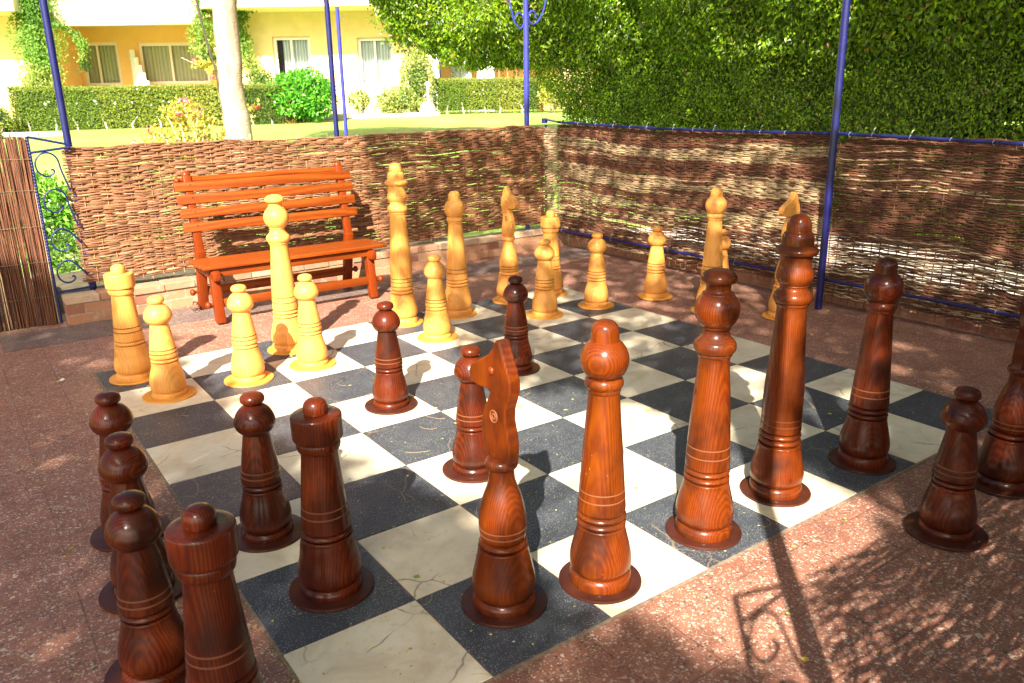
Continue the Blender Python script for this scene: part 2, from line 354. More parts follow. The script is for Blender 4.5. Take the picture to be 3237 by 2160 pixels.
def garden_ground():
    mt, nt, b = new_mat('lawn_grass'); g = NG(nt); pos = g.n('NewGeometry').outputs['Position']
    nz = g.noise(pos, 0.55, 5, 0.6); f = g.noise(pos, 38, 4, 0.7)
    c = g.ramp(nz, [(0.3, (0.15, 0.30, 0.035)), (0.5, (0.24, 0.36, 0.06)), (0.7, (0.36, 0.42, 0.12))])
    c = g.mix(g.ramp(f, [(0.35, 0.35), (0.6, 0.0)]), c, (0.10, 0.18, 0.03))
    d = g.ramp(g.noise(pos, 2.6, 4, 0.7), [(0.62, 0.0), (0.72, 0.6)]); c = g.mix(d, c, (0.42, 0.38, 0.19))
    g.set(b.inputs['Base Color'], c); b.inputs['Roughness'].default_value = 0.8; g.set(b.inputs['Normal'], g.bump(f, 0.4, 0.02)); return mt
M['lawn'] = garden_ground()
M['soil'] = flat('garden_soil', (0.075, 0.062, 0.032), 0.95, var=0.4, scale=9, bump=0.6)
M['paving'] = flat('pale_paving', (0.50, 0.46, 0.40), 0.8, var=0.12, scale=4)
M['wall_yellow'] = flat('yellow_render', (0.82, 0.61, 0.28), 0.85, var=0.07, scale=3, bump=0.1)
M['wall_cream'] = flat('cream_render', (0.80, 0.66, 0.38), 0.85, var=0.04, scale=3)
M['wall_orange'] = flat('orange_render', (0.80, 0.42, 0.14), 0.85, var=0.05, scale=3)
M['frame_white'] = flat('white_window_frame', (0.78, 0.76, 0.74), 0.4)
M['frame_pink'] = flat('pinkish_window_frame', (0.80, 0.62, 0.52), 0.5)
def curtain_mat(name, c1, c2, sc):
    mt, nt, b = new_mat(name); g = NG(nt); tc = g.n('TexCoord').outputs['Object']
    wv = g.n('TexWave', bands_direction='X', ins={'Scale': sc, 'Distortion': 2.5, 'Detail': 2.0}); g.set(wv.inputs['Vector'], g.map(tc, (1, 1, 0.1)))
    g.set(b.inputs['Base Color'], g.mix(wv.outputs[0], c1, c2)); b.inputs['Roughness'].default_value = 0.9; return mt
M['curtain_beige'] = curtain_mat('beige_curtain', (0.42, 0.34, 0.20), (0.60, 0.50, 0.32), 2.6)
M['curtain_white'] = curtain_mat('white_curtain', (0.42, 0.45, 0.46), (0.75, 0.76, 0.76), 3.5)
def glass_mat(name, tint, rough=0.03, alpha=0.25):
    mt, nt, b = new_mat(name); b.inputs['Base Color'].default_value = (*tint, 1); b.inputs['Roughness'].default_value = rough
    b.inputs['Transmission Weight'].default_value = 1.0; b.inputs['IOR'].default_value = 1.15; return mt
M['glass'] = glass_mat('window_glass', (0.9, 0.95, 0.95))
M['clear_plastic'] = glass_mat('clear_plastic', (0.95, 0.95, 1.0), 0.08)
M['dark_room'] = flat('dark_room', (0.05, 0.03, 0.03), 0.9)
M['glass_block'] = flat('glass_block', (0.50, 0.56, 0.54), 0.15, var=0.2, scale=8, coat=0.5)
M['white_paint'] = flat('white_paint', (0.82, 0.80, 0.77), 0.7)
M['kerb'] = flat('stone_kerb', (0.48, 0.40, 0.30), 0.9, var=0.3, scale=5, bump=0.4)
M['paper'] = flat('paper_scrap', (0.8, 0.78, 0.72), 0.7)
M['yellow_petal'] = flat('yellow_leaf', (0.7, 0.5, 0.04), 0.6)
M['chair_wood'] = flat('patio_chair_wood', (0.32, 0.14, 0.06), 0.6)

# garden frame: r to the camera's right, f away from it (plain axes of the hotel garden)
GA = math.atan2(0.815, 0.579); Fx, Fy = math.cos(GA), math.sin(GA); Rx, Ry = Fy, -Fx; GROT = math.atan2(Ry, Rx)
OX, OY = -0.5959, -5.2829
def gw(r, f, z=0.0): return (OX + Rx * r + Fx * f, OY + Ry * r + Fy * f, z)
def terrain(x, y):
    f = (x - OX) * Fx + (y - OY) * Fy
    def ss(a, b, t):
        t = np.clip((t - a) / (b - a), 0, 1); return t * t * (3 - 2 * t)
    z = -0.05 + 0.95 * ss(8.5, 17.5, f) + 0.2 * ss(17.5, 24, f)
    return z

# ================================================================== SETTING
def build_ground():
    xs = np.concatenate([[-900, -300, -100, -40], np.arange(-24, 61, 1.0), [80, 150, 400, 900]])
    ys = np.concatenate([[-900, -300, -100, -40], np.arange(-24, 61, 1.0), [80, 150, 400, 900]])
    X, Y = np.meshgrid(xs, ys, indexing='ij'); Z = terrain(X, Y)
    V = np.stack([X.ravel(), Y.ravel(), Z.ravel()], 1); ny = len(ys)
    F = [(i * ny + j, (i + 1) * ny + j, (i + 1) * ny + j + 1, i * ny + j + 1) for i in range(len(xs) - 1) for j in range(ny - 1)]
    o = mesh_np('lawn', V, F, M['lawn'], smooth=True); tag(o, 'green lawn rising gently towards the hotel', kind='structure')
build_ground()
def slab(name, x0, x1, y0, y1, z0, z1, mat, label):
    b = MB(); b.box(((x0 + x1) / 2, (y0 + y1) / 2, (z0 + z1) / 2), (x1 - x0, y1 - y0, z1 - z0)); o = b.build(name, mat, smooth=False)
    return tag(o, label, kind='structure')
slab('patio_floor', -4.0, 5.02, -9.0, 1.75, -0.12, 0.0, M['terrazzo'], 'reddish terrazzo patio floor with cream chips')
slab('patio_floor_border', -0.42, 5.015, 0.86, 1.33, -0.01, 0.003, M['terrazzo_grey'], 'greyer terrazzo strip along the brick wall')
slab('path', 5.28, 9.6, -9.0, 8.0, -0.06, 0.01, M['paving'], 'pale paving behind the right wicker fence')
slab('soil_bed', -3.9, 4.9, 1.76, 3.6, -0.08, -0.015, M['soil'], 'strip of soil behind the brick wall')

# ------------------------------------------------------------------ chess board
def build_board():
    root = empty('chess_board', (0, 0, 0), 0, 'black and white stone chess board inlaid in the terrazzo floor', 'chess board')
    S = 0.46; g = 0.0022; V = []; F = []; C = []; MI = []
    r = random.Random(3)
    for u in range(8):
        for v in range(8):
            x0 = u * S + g; x1 = (u + 1) * S - g; y1 = -v * S - g; y0 = -(v + 1) * S + g; z = 0.0075 + r.uniform(-.0008, .0008)
            b = len(V); e = 0.0015
            for (x, y, zz) in ((x0, y0, 0.001), (x1, y0, 0.001), (x1, y1, 0.001), (x0, y1, 0.001), (x0 + e, y0 + e, z), (x1 - e, y0 + e, z), (x1 - e, y1 - e, z), (x0 + e, y1 - e, z)): V.append((x, y, zz))
            fs = [(4, 5, 6, 7), (0, 1, 5, 4), (1, 2, 6, 5), (2, 3, 7, 6), (3, 0, 4, 7)]
            c = (r.random(), r.random(), r.random()); dark = (u + v) % 2 == 0
            for f in fs: F.append(tuple(b + i for i in f)); C.append(c); MI.append(1 if dark else 0)
    mesh_np('stone_tiles', V, F, [M['board_white'], M['board_black']], root, col=np.array(C), mi=MI)
    b = MB(); b.box((1.84, -1.84, 0.0025), (3.70, 3.70, 0.003)); b.build('grout', M['grout'], root, smooth=False)
build_board()

# ================================================================== CHESS PIECES
def catmull(P, sub=5):
    if len(P) < 3: return list(P)
    out = []; n = len(P)
    for i in range(n - 1):
        p0 = P[max(i - 1, 0)]; p1 = P[i]; p2 = P[i + 1]; p3 = P[min(i + 2, n - 1)]
        for k in range(sub):
            t = k / sub; t2 = t * t; t3 = t2 * t
            out.append(tuple(0.5 * ((2 * p1[j]) + (-p0[j] + p2[j]) * t + (2 * p0[j] - 5 * p1[j] + 4 * p2[j] - p3[j]) * t2 + (-p0[j] + 3 * p1[j] - 3 * p2[j] + p3[j]) * t3) for j in (0, 1)))
    out.append(P[-1]); return out
def base_segs(rp, rb, rs, rings, hb=0.106, hs=0.232, ptop=0.060, k=1.0):
    """plinth, bulb and turned rings shared by the pieces"""
    segs = [[(rp - .006, .012), (rp, .018), (rp + .001, .033), (rp - .001, ptop - .012), (rp - .008, ptop - .002), (rp - .013, ptop)],
            [(rp - .013, ptop), (rb - .003, ptop + .016), (rb, hb - .008), (rb - .002, hb + .018), (rb - .010, hb + .055), (rs + .0055, hs - .034), (rs + .001, hs - .012), (rs - .0005, hs), (rs - .014, hs + .0010)]]
    for (h, r) in rings:
        segs.append([(r - .0160, h - .0122), (r - .0050, h - .0098), (r + .0018, h - .003), (r + .0018, h + .003), (r - .0050, h + .0098), (r - .0160, h + .0122)])
    return segs
def grooved(pts, lines, depth=.0028, w=.0028):
    """straight taper pts=[(r,h)..] with scored lines; returns list of (segment, material)"""
    pts = catmull(pts, 6); out = []; cur = []
    def rad(h):
        for (r0, h0), (r1, h1) in zip(pts[:-1], pts[1:]):
            if h0 <= h <= h1: return r0 + (r1 - r0) * (h - h0) / max(h1 - h0, 1e-9)
        return pts[-1][0]
    last = pts[0][1] - 1
    for L in lines + [None]:
        end = (L - w) if L else 1e9
        seg = [p for p in pts if last < p[1] < end]
        if last > pts[0][1]: seg = [(rad(last), last)] + seg
        if L: seg = seg + [(rad(end), end)]
        out.append((seg, 0))
        if L:
            out.append(([(rad(L - w), L - w), (rad(L) - depth, L - w * .4), (rad(L) - depth, L + w * .4), (rad(L + w), L + w)], 1)); last = L + w
    return out
def lathe(name, segs, mats, parent, n=72):
    """segs: list of (pts, material_index) or pts; one mesh"""
    V = []; F = []; MI = []
    ang = [2 * PI * k / n for k in range(n)]; prevlast = None
    full = []
    for s in segs:
        pts, mi = (s if isinstance(s, tuple) and isinstance(s[1], int) else (s, 0))
        full.append((pts, mi))
    rows = []
    for pts, mi in full:
        for i, p in enumerate(pts): rows.append((max(p[0], 1e-5), p[1], mi, i == 0))
    for (r, h, mi, st) in rows:
        for a in ang: V.append((r * math.cos(a), r * math.sin(a), h))
    for i in range(len(rows) - 1):
        if abs(rows[i][0] - rows[i + 1][0]) < 1e-7 and abs(rows[i][1] - rows[i + 1][1]) < 1e-7: continue
        mi = rows[i + 1][2] if not rows[i + 1][3] else 0
        for k in range(n): F.append((i * n + k, i * n + (k + 1) % n, (i + 1) * n + (k + 1) % n, (i + 1) * n + k)); MI.append(mi)
    return mesh_np(name, np.array(V), np.array(F), mats, parent, smooth=True, sharp=38, mi=MI)

def sphere_arc(rc, zc, r0, z0, r1, z1, n=14):
    a0 = math.atan2(z0 - zc, r0); a1 = math.atan2(z1 - zc, r1)
    return [(rc * math.cos(a0 + (a1 - a0) * i / n), zc + rc * math.sin(a0 + (a1 - a0) * i / n)) for i in range(n + 1)]
def P(*pts): return catmull(list(pts), 5)

def disc(root, mat, r=0.1425):
    mat = M['disc_light'] if mat == M['light_wood'] else M['disc_dark']
    lathe('base_disc', [[(0, .0078), (r - .001, .0078)], [(r, .0085), (r + .0005, .014), (r - .001, .0175)], [(r - .003, .018), (0.06, .018)]], [mat], root)
def body_common(root, wood, gr, rp, rb, rs, rings, body, lines, extra, ptop=.060, hb=.106, hs=.232):
    segs = [(catmull(s, 5), 0) for s in base_segs(rp, rb, rs, rings, ptop=ptop, hb=hb, hs=hs)]
    segs += grooved(body, lines)
    segs += [(catmull(s, 5), 0) for s in extra]
    # neat inner closing so that no gaps are seen between segments
    return lathe('body', segs, [wood, gr], root)

def make_pawn(root, wood, gr):
    disc(root, wood, 0.143)
    body_common(root, wood, gr, .096, .096, .0722, [(.2245, .0712)], [(.067, .238), (.0735, .2425), (.0742, .252), (.0729, .268), (.0702, .289), (.0585, .365), (.0485, .425), (.0475, .436)], [.268, .289], [], ptop=.045, hb=.092, hs=.211)
    lathe('head', [P((.0475, .434), (.056, .438), (.0680, .452), (.0745, .469), (.0740, .483), (.0680, .503), (.0565, .522), (.042, .536), (.031, .543), (.022, .546))], [wood], root)
    lathe('knob', [P((.024, .543), (.033, .547), (.0420, .555), (.0440, .564), (.0420, .574), (.034, .583), (.019, .5885), (.007, .590), (0, .590))], [wood], root)
def make_rook(root, wood, gr):
    disc(root, wood, 0.1435)
    body_common(root, wood, gr, .104, .106, .0858, [(.2355, .0835)], [(.0775, .248), (.0822, .2535), (.0815, .265), (.0779, .3064), (.0752, .3331), (.0665, .43), (.060, .50), (.0592, .527)], [.3064, .3331], [[(.060, .527), (.067, .532), (.0708, .546), (.0702, .559), (.066, .565)]], ptop=.052, hb=.096, hs=.222)
    lathe('turret', [P((.060, .563), (.074, .566), (.0803, .574), (.0812, .60), (.0812, .640), (.0800, .6485), (.076, .6525)), [(.075, .653), (.052, .6528), (.030, .6525)]], [wood], root)
    lathe('knob', [[(.034, .6515), (.0375, .655)], P((.0378, .655), (.0392, .668), (.0375, .683), (.030, .696), (.016, .7035), (0, .705))], [wood], root)
def make_bishop(root, wood, gr):
    disc(root, wood)
    body_common(root, wood, gr, .105, .106, .0812, [(.2455, .0803), (.2705, .0803)], [(.0745, .2845), (.0795, .289), (.0808, .300), (.0782, .338), (.076, .367), (.0653, .515), (.0545, .655), (.0512, .704)], [.338, .367],
                [[(.052, .705), (.0548, .711), (.0552, .719)], [(.0565, .721), (.0625, .731), (.0622, .742), (.0575, .752), (.050, .757)]])
    lathe('head', [sphere_arc(.0778, .8135, .054, .7575, .046, .876)], [wood], root)
    lathe('finial', [[(.046, .872), (.0458, .876)], P((.0455, .876), (.0447, .893), (.0435, .910), (.0385, .926), (.025, .938), (.009, .9425), (0, .9428))], [wood], root)
def make_queen(root, wood, gr):
    disc(root, wood)
    body_common(root, wood, gr, .1065, .1085, .0835, [(.2465, .0812), (.2720, .0806)], [(.0755, .286), (.0805, .2905), (.0815, .302), (.0798, .339), (.0781, .3742), (.0683, .5394), (.0590, .645), (.0556, .700)], [.339, .3742],
                [[(.0558, .703), (.0575, .714), (.0632, .7225), (.0638, .7275)], [(.062, .729), (.071, .737), (.0757, .754), (.0715, .770), (.0640, .778)], [(.0625, .780), (.053, .791), (.0470, .804), (.0465, .815)], [(.047, .817), (.0512, .820), (.0515, .827), (.048, .830)]])
    lathe('head', [sphere_arc(.0785, .8855, .050, .8245, .0545, .942), [(.055, .943), (.054, .9465), (.050, .948)], P((.049, .948), (.0435, .955), (.0425, .966), (.0440, .978), (.0475, .985))], [wood], root)
    lathe('cap', [[(.044, .984), (.057, .9855)], P((.057, .9855), (.0612, .992), (.0617, .999), (.0590, 1.009), (.047, 1.021), (.026, 1.029), (.008, 1.0315), (0, 1.0316))], [wood], root)
def make_king(root, wood, gr):
    disc(root, wood, .1435)
    body_common(root, wood, gr, .1045, .1070, .0842, [(.2495, .0812), (.2755, .0805)], [(.0745, .2905), (.0798, .295), (.0805, .307), (.0799, .325), (.0797, .351), (.0771, .4813), (.0678, .608), (.0604, .732), (.0565, .800)], [.325, .351],
                [[(.0567, .803), (.0580, .812), (.0628, .8195), (.0632, .8245)], [(.0615, .826), (.0700, .833), (.0745, .848), (.0705, .862), (.0635, .869)], [(.0618, .871), (.053, .881), (.0512, .890)], [(.0515, .892), (.054, .895), (.053, .899)]])
    lathe('bell_collar', [P((.0525, .898), (.060, .906), (.0680, .921), (.0697, .934), (.066, .954), (.0600, .975), (.0588, .995), (.0612, 1.012)), P((.0625, 1.013), (.076, 1.020), (.0808, 1.0305), (.0785, 1.038), (.068, 1.047), (.060, 1.053))], [wood], root)
    lathe('crown', [[(.0595, 1.050), (.0598, 1.054)], P((.0598, 1.054), (.0592, 1.073), (.0578, 1.087), (.053, 1.098), (.0470, 1.103)), [(.0465, 1.1035), (.0460, 1.105)], P((.0460, 1.105), (.0458, 1.119), (.0425, 1.139), (.034, 1.156), (.018, 1.1665), (0, 1.169))], [wood], root)
HORSE = [(.034, .530), (.050, .562), (.063, .600), (.065, .632), (.059, .662), (.047, .695), (.031, .728), (.022, .749), (.034, .757), (.060, .756), (.084, .757), (.103, .765), (.114, .781), (.115, .800), (.105, .818), (.080, .836), (.048, .856), (.024, .872), (.007, .893), (-.002, .912), (-.008, .921), (-.024, .920), (-.033, .896), (-.044, .864), (-.058, .832), (-.068, .800), (-.068, .772), (-.059, .740), (-.047, .705), (-.045, .672), (-.054, .632), (-.061, .590), (-.059, .550), (-.056, .530)]
def make_knight(root, wood, gr):
    disc(root, wood, .1425)
    body_common(root, wood, gr, .1035, .1045, .0812, [(.2400, .0765)], [(.066, .253), (.0725, .262), (.0757, .279), (.0774, .300), (.0778, .317), (.0745, .347), (.0633, .397), (.0495, .436), (.0423, .463), (.0402, .490), (.0408, .500)], [.279, .300],
                [[(.0415, .501), (.0495, .5055), (.0528, .516), (.0505, .527), (.045, .533)], [(.044, .5335), (.0001, .5335)]], ptop=.052, hb=.100, hs=.226)
    out = [(x * 1.06 + .002, z) for x, z in HORSE]
    bm = bmesh.new(); th = .0225
    vs = [bm.verts.new((x, -th, z)) for x, z in out]; f = bm.faces.new(vs)
    r = bmesh.ops.extrude_face_region(bm, geom=[f]); ev = [v for v in r['geom'] if isinstance(v, bmesh.types.BMVert)]
    bmesh.ops.translate(bm, verts=ev, vec=(0, 2 * th, 0))
    bmesh.ops.recalc_face_normals(bm, faces=bm.faces)
    es = [e for e in bm.edges if abs(abs(e.verts[0].co.y) - th) < 1e-5 and abs(e.verts[0].co.y - e.verts[1].co.y) < 1e-6]
    bmesh.ops.bevel(bm, geom=es, offset=.0058, segments=2, profile=.5, affect='EDGES')
    big = [f for f in bm.faces if len(f.verts) > 4]; bmesh.ops.triangulate(bm, faces=big)
    me = bpy.data.meshes.new('horse_head'); bm.to_mesh(me); bm.free()
    h = link('horse_head', me, [wood], root, True, 22)
    for s in (-1, 1):
        b = MB(); b.ball((.012, s * .0235, .822), .0125, (1.0, .62, 1.1)); b.build('eye', [wood], h)
        b = MB(); c = Vector((.006, s * .0228, .676))
        for rr, tr in ((.019, .003), (.009, .0028)):
            b.tube([(c.x + rr * .85 * math.cos(t * 2 * PI / 24), c.y, c.z + rr * math.sin(t * 2 * PI / 24)) for t in range(25)], tr, 6, cap=False)
        b.build('carved_ring', [gr], h)
MAKERS = dict(pawn=make_pawn, rook=make_rook, bishop=make_bishop, queen=make_queen, king=make_king, knight=make_knight)
PROTO = {}
def copy_tree(src, root):
    for ch in list(src.children):
        c = ch.copy(); COL.objects.link(c); c.parent = root
        for g2 in list(ch.children):
            d = g2.copy(); COL.objects.link(d); d.parent = c
def piece(kind, color, x, y, label, rz):
    in_shade = color == 'dark' and (kind in ('pawn', 'rook') or x > 2.5)  # pawns, rooks and right-hand pieces take the shade-darkened wood
    wood = M['light_wood'] if color == 'pale' else M['shaded_dark_wood'] if in_shade else M['dark_wood']; gr = M['groove_dark'] if color == 'pale' else M['groove_red']
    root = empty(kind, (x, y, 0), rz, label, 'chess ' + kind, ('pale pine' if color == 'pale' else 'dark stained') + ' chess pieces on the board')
    if (kind, color, in_shade) in PROTO: copy_tree(PROTO[(kind, color, in_shade)], root)
    else: MAKERS[kind](root, wood, gr); PROTO[(kind, color, in_shade)] = root
PIECES = [
 ('rook', 'pale', .185, -.239, 'pale rook on the left corner square, half behind a knotty pale pawn', .3),
 ('pawn', 'pale', .277, -.688, 'knotty pale pawn standing just in front of the left corner rook', 1.9),
 ('pawn', 'pale', .725, -.707, 'pale pawn with greenish top on a black square near the bench leg', .7),
 ('pawn', 'pale', 1.136, -.681, 'brightly sunlit pale pawn beside the pale queen, disc melting into a white square', 2.5),
 ('queen', 'pale', 1.138, -.273, 'pale queen with flat button top standing in front of the bench', 4.0),
 ('king', 'pale', 2.05, -.181, 'pale king, tallest pale piece, right of the bench with domed crown', 1.2),
 ('bishop', 'pale', 2.492, -.232, 'pale bishop between the pale king and the pale knight facing the board', .2),
 ('knight', 'pale', 3.043, -.134, 'pale knight near the fence corner, muzzle pointing over the board', -PI / 2),
 ('rook', 'pale', 3.446, -.162, 'pale rook near the fence corner, half behind a pale pawn', 2.2),
 ('pawn', 'pale', 2.054, -.664, 'sunlit pale pawn directly in front of the pale king on a white square', 5.1),
 ('pawn', 'pale', 2.996, -.662, 'pale pawn with a large round knot in front of the far pale rook', 3.3),
 ('pawn', 'pale', 3.486, -.694, 'pale pawn on the black square at the far right edge of the board', .9),
 ('pawn', 'pale', 4.054, -.776, 'pale pawn standing off the board on terrazzo under the blue bottom rail', 2.9),
 ('bishop', 'pale', 4.039, -1.368, 'pale bishop off the board behind the dark queen', 4.4),
 ('pawn', 'pale', 4.309, -1.215, 'pale pawn almost hidden behind the off-board pale bishop', 1.4),
 ('knight', 'pale', 4.345, -1.796, 'pale knight off the board behind the dark king, muzzle pointing left', PI),
 ('pawn', 'dark', -.32, -3.065, 'nearest dark pawn at lower left, front of a row of three in shade', 1.0),
 ('pawn', 'dark', -.26, -2.609, 'middle dark pawn in the shaded row of three on the left terrazzo', 2.0),
 ('pawn', 'dark', -.218, -2.171, 'farthest dark pawn in the shaded row of three on the left terrazzo', 3.0),
 ('pawn', 'dark', .209, -2.501, 'dark pawn in shade on a white square left of a dark rook', 4.2),
 ('rook', 'dark', -.23, -3.48, 'dark rook cut off by the bottom edge, in front of the shaded pawns', .4),
 ('rook', 'dark', .262, -2.987, 'dark rook standing whole on a black square left of the dark knight', 2.1),
 ('knight', 'dark', .69, -3.407, 'dark knight at the near edge, carved muzzle pointing towards the bench', PI / 2 + .10),
 ('bishop', 'dark', 1.027, -3.503, 'glossy dark bishop in full sun between the dark knight and dark queen', .5),
 ('queen', 'dark', 1.557, -3.498, 'dark queen with flat button top between the dark bishop and dark king', 1.6),
 ('king', 'dark', 2.041, -3.462, 'dark king with domed crown, a pole shadow across its foot', 2.7),
 ('bishop', 'dark', 2.586, -3.521, 'dark bishop in shade right of the dark king', 3.9),
 ('knight', 'dark', 2.86, -3.994, 'dark knight cut off by the right edge of the photo', .0),
 ('pawn', 'dark', 2.282, -4.051, 'dark pawn in dappled shade on terrazzo in front of the cut-off knight', .8),
 ('pawn', 'dark', 1.209, -1.601, 'dark pawn in mid board, left of the others, near the bench side', 2.3),
 ('pawn', 'dark', 1.146, -2.523, 'dark pawn partly hidden behind the head of the dark knight', 3.1),
 ('pawn', 'dark', 2.099, -1.535, 'dark pawn farthest out on the board, in front of pale knight and rook', 4.9),
]
for a in PIECES: piece(*a)

# ================================================================== BENCH
def build_bench():
    root = empty('garden_bench', (1.6, .9, 0), 0, 'orange varnished slatted wooden bench before the wicker fence', 'bench')
    W = M['bench_wood']; LW = M['bench_leg_wood']
    def X(x): return x - 1.6
    def Yy(y): return y - .9
    # seat of five boards
    b = MB(); ys = [.665, .745, .825, .905, .985]
    for i, y in enumerate(ys):
        zz = .435 + .006 * (i % 2) * 0 + (y - .66) * -.02
        b.box((X(1.615), Yy(y), zz), (1.48 + (i % 3) * .008, .072, .03), None, .007)
    b.build('seat', W, root)
    # apron under the seat front and back
    b = MB(); b.box((X(1.61), Yy(.672), .385), (1.24, .028, .052), None, .005); b.build('apron', W, root)
    # front legs with round shouldered tops
    for x in (.962, 2.215):
        b = MB()
        b.beam((X(x), Yy(.655), .010), (X(x), Yy(.700), .41), .068, .068, .012, up=(0, 1, 0))
        b.build('leg', LW, root)
        b = MB()   # side rail with rounded end sticking out in front
        b.beam((X(x), Yy(.60), .372), (X(x), Yy(1.12), .385), .062, .075, .016)
        b.build('side_rail', LW, root)
    for x in (.985, 2.225):
        b = MB()  # raked back leg running up into the backrest post
        b.beam((X(x), Yy(1.20), .008), (X(x), Yy(1.085), .50), .062, .075, .012, up=(1, 0, 0))
        b.build('leg', LW, root)
        b = MB(); b.beam((X(x), Yy(1.09), .47), (X(x), Yy(1.205), 1.055), .055, .062, .012, up=(1, 0, 0)); b.ball((X(x), Yy(1.207), 1.055), .034, (1, .8, 1))
        b.build('backrest_post', LW, root)
    for i, z in enumerate((.672, .776, .880, .975)):
        y = 1.062 + (z - .47) / .585 * .115
        b = MB(); rot = Matrix.Rotation(R(-11), 3, 'X')
        b.box((X(1.603 - i * .004 + .004), Yy(y), z), (1.435, .024, .070), rot, .006)
        sl = b.build('back_slat', W, root)
        for x in (.985, 2.225):
            for dz in (-.017, .017): b = MB(); b.tube([(X(x + dz * .4), Yy(y - .011), z + dz), (X(x + dz * .4), Yy(y - .0155), z + dz - .001)], .0045, 8); b.build('screw', M['vine_dark'], sl)
    b = MB(); b.tube([(X(.985), Yy(1.212), 1.020), (X(2.225), Yy(1.212), 1.020)], .026, 14); b.build('top_rail', W, root)
    b = MB(); b.ball((X(.915), Yy(1.212), 1.018), .026); b.tube([(X(.935), Yy(1.212), 1.018), (X(.985), Yy(1.212), 1.020)], .014, 10); b.build('peg', LW, root)
    b = MB(); b.box((X(1.59), Yy(.668), .158), (1.24, .030, .062), None, .006); b.build('stretcher', W, root)
    b = MB(); b.box((X(1.60), Yy(1.165), .155), (1.24, .034, .072), None, .006); b.build('stretcher', W, root)
    for (x, y, s) in ((.895, .668, -1), (2.288, .668, 1), (.915, 1.165, -1), (2.295, 1.165, 1)):
        b = MB(); b.tube([(X(x - s * .04), Yy(y), .156), (X(x), Yy(y), .156)], .013, 10); b.ball((X(x + s * .006), Yy(y), .156), .028, (.8, 1, 1)); b.build('peg', LW, root)
build_bench()

# ================================================================== BRICK WALLS
def brick_wall(name, a, bpt, courses, thick, label, cap=True, seed=1):
    a = Vector(a); bb = Vector(bpt); d = bb - a; L = d.length; ang = math.atan2(d.y, d.x)
    root = empty(name, (a.x, a.y, 0), ang, label, 'brick wall')
    r = random.Random(seed); V = []; F = []; C = []
    bl, bh, mo = .235, .068, .009
    def addbox(x0, x1, y0, y1, z0, z1, c, rnd=.0012):
        b0 = len(V); e = rnd
        P8 = []
        for z, ee in ((z0, e), (z0 + e, 0), (z1 - e, 0), (z1, e)):
            for (x, y) in ((x0 + ee, y0 + ee), (x1 - ee, y0 + ee), (x1 - ee, y1 - ee), (x0 + ee, y1 - ee)): P8.append((x, y, z))
        V.extend(P8)
        for k in range(3):
            for j in range(4): F.append((b0 + k * 4 + j, b0 + k * 4 + (j + 1) % 4, b0 + k * 4 + 4 + (j + 1) % 4, b0 + k * 4 + 4 + j)); C.append(c)
        F.append((b0 + 3, b0 + 2, b0 + 1, b0)); C.append(c); F.append((b0 + 12, b0 + 13, b0 + 14, b0 + 15)); C.append(c)
    for k in range(courses):
        x = -(bl / 2) * (k % 2); z0 = .004 + k * (bh + mo)
        while x < L:
            x0 = max(x, 0); x1 = min(x + bl, L)
            if x1 - x0 > .03:
                t = r.random(); c = (0.40 + .08 * t, 0.19 + .06 * t, 0.095 + .03 * t) if r.random() < .75 else (0.30, 0.115, 0.065)
                j = r.uniform(-.0015, .0015); addbox(x0, x1, j, thick + j, z0, z0 + bh + r.uniform(-.002, .002), c)
            x += bl + mo
    if cap:
        z0 = .004 + courses * (bh + mo); x = 0
        while x < L:
            w = .235; x1 = min(x + w, L); t = r.random()
            if x1 - x > .02:
                j = r.uniform(-.008, .004); c = (.48 + .08 * t, .33 + .07 * t, .21 + .05 * t) if r.random() < .6 else (.40, .20, .11)
                addbox(x, x1 - .008, -.008 + j, thick, z0, z0 + .058 + r.uniform(-.003, .002), c, .004)
            x += w
    mesh_np('bricks', V, F, M['brick'], root, col=np.array(C))
    H = .004 + courses * (bh + mo)
    b = MB(); b.box((L / 2, thick / 2 + .001, (H + .0) / 2), (L - .01, thick - .002, H)); 
    if cap: b.box((L / 2, thick / 2 + .006, H + .025), (L - .02, thick - .020, .050))
    b.build('mortar', M['mortar'], root, smooth=False)
    return root
w1 = brick_wall('brick_wall', (.045, 1.335), (5.02, 1.52), 2, .16, 'low brick wall with rounded cap along the back of the patio', True, 4)
w2 = brick_wall('brick_wall', (5.02, 1.50), (5.02, -6.4), 3, .17, 'low brick wall behind the right fence, mostly in shade', False, 9)
# local +y of the right wall must point outwards
b = MB()
w0 = brick_wall('brick_kerb', (.02, 1.62), (.02, 2.8), 2, .12, 'short run of brick edging beside the reed screen', False, 12)

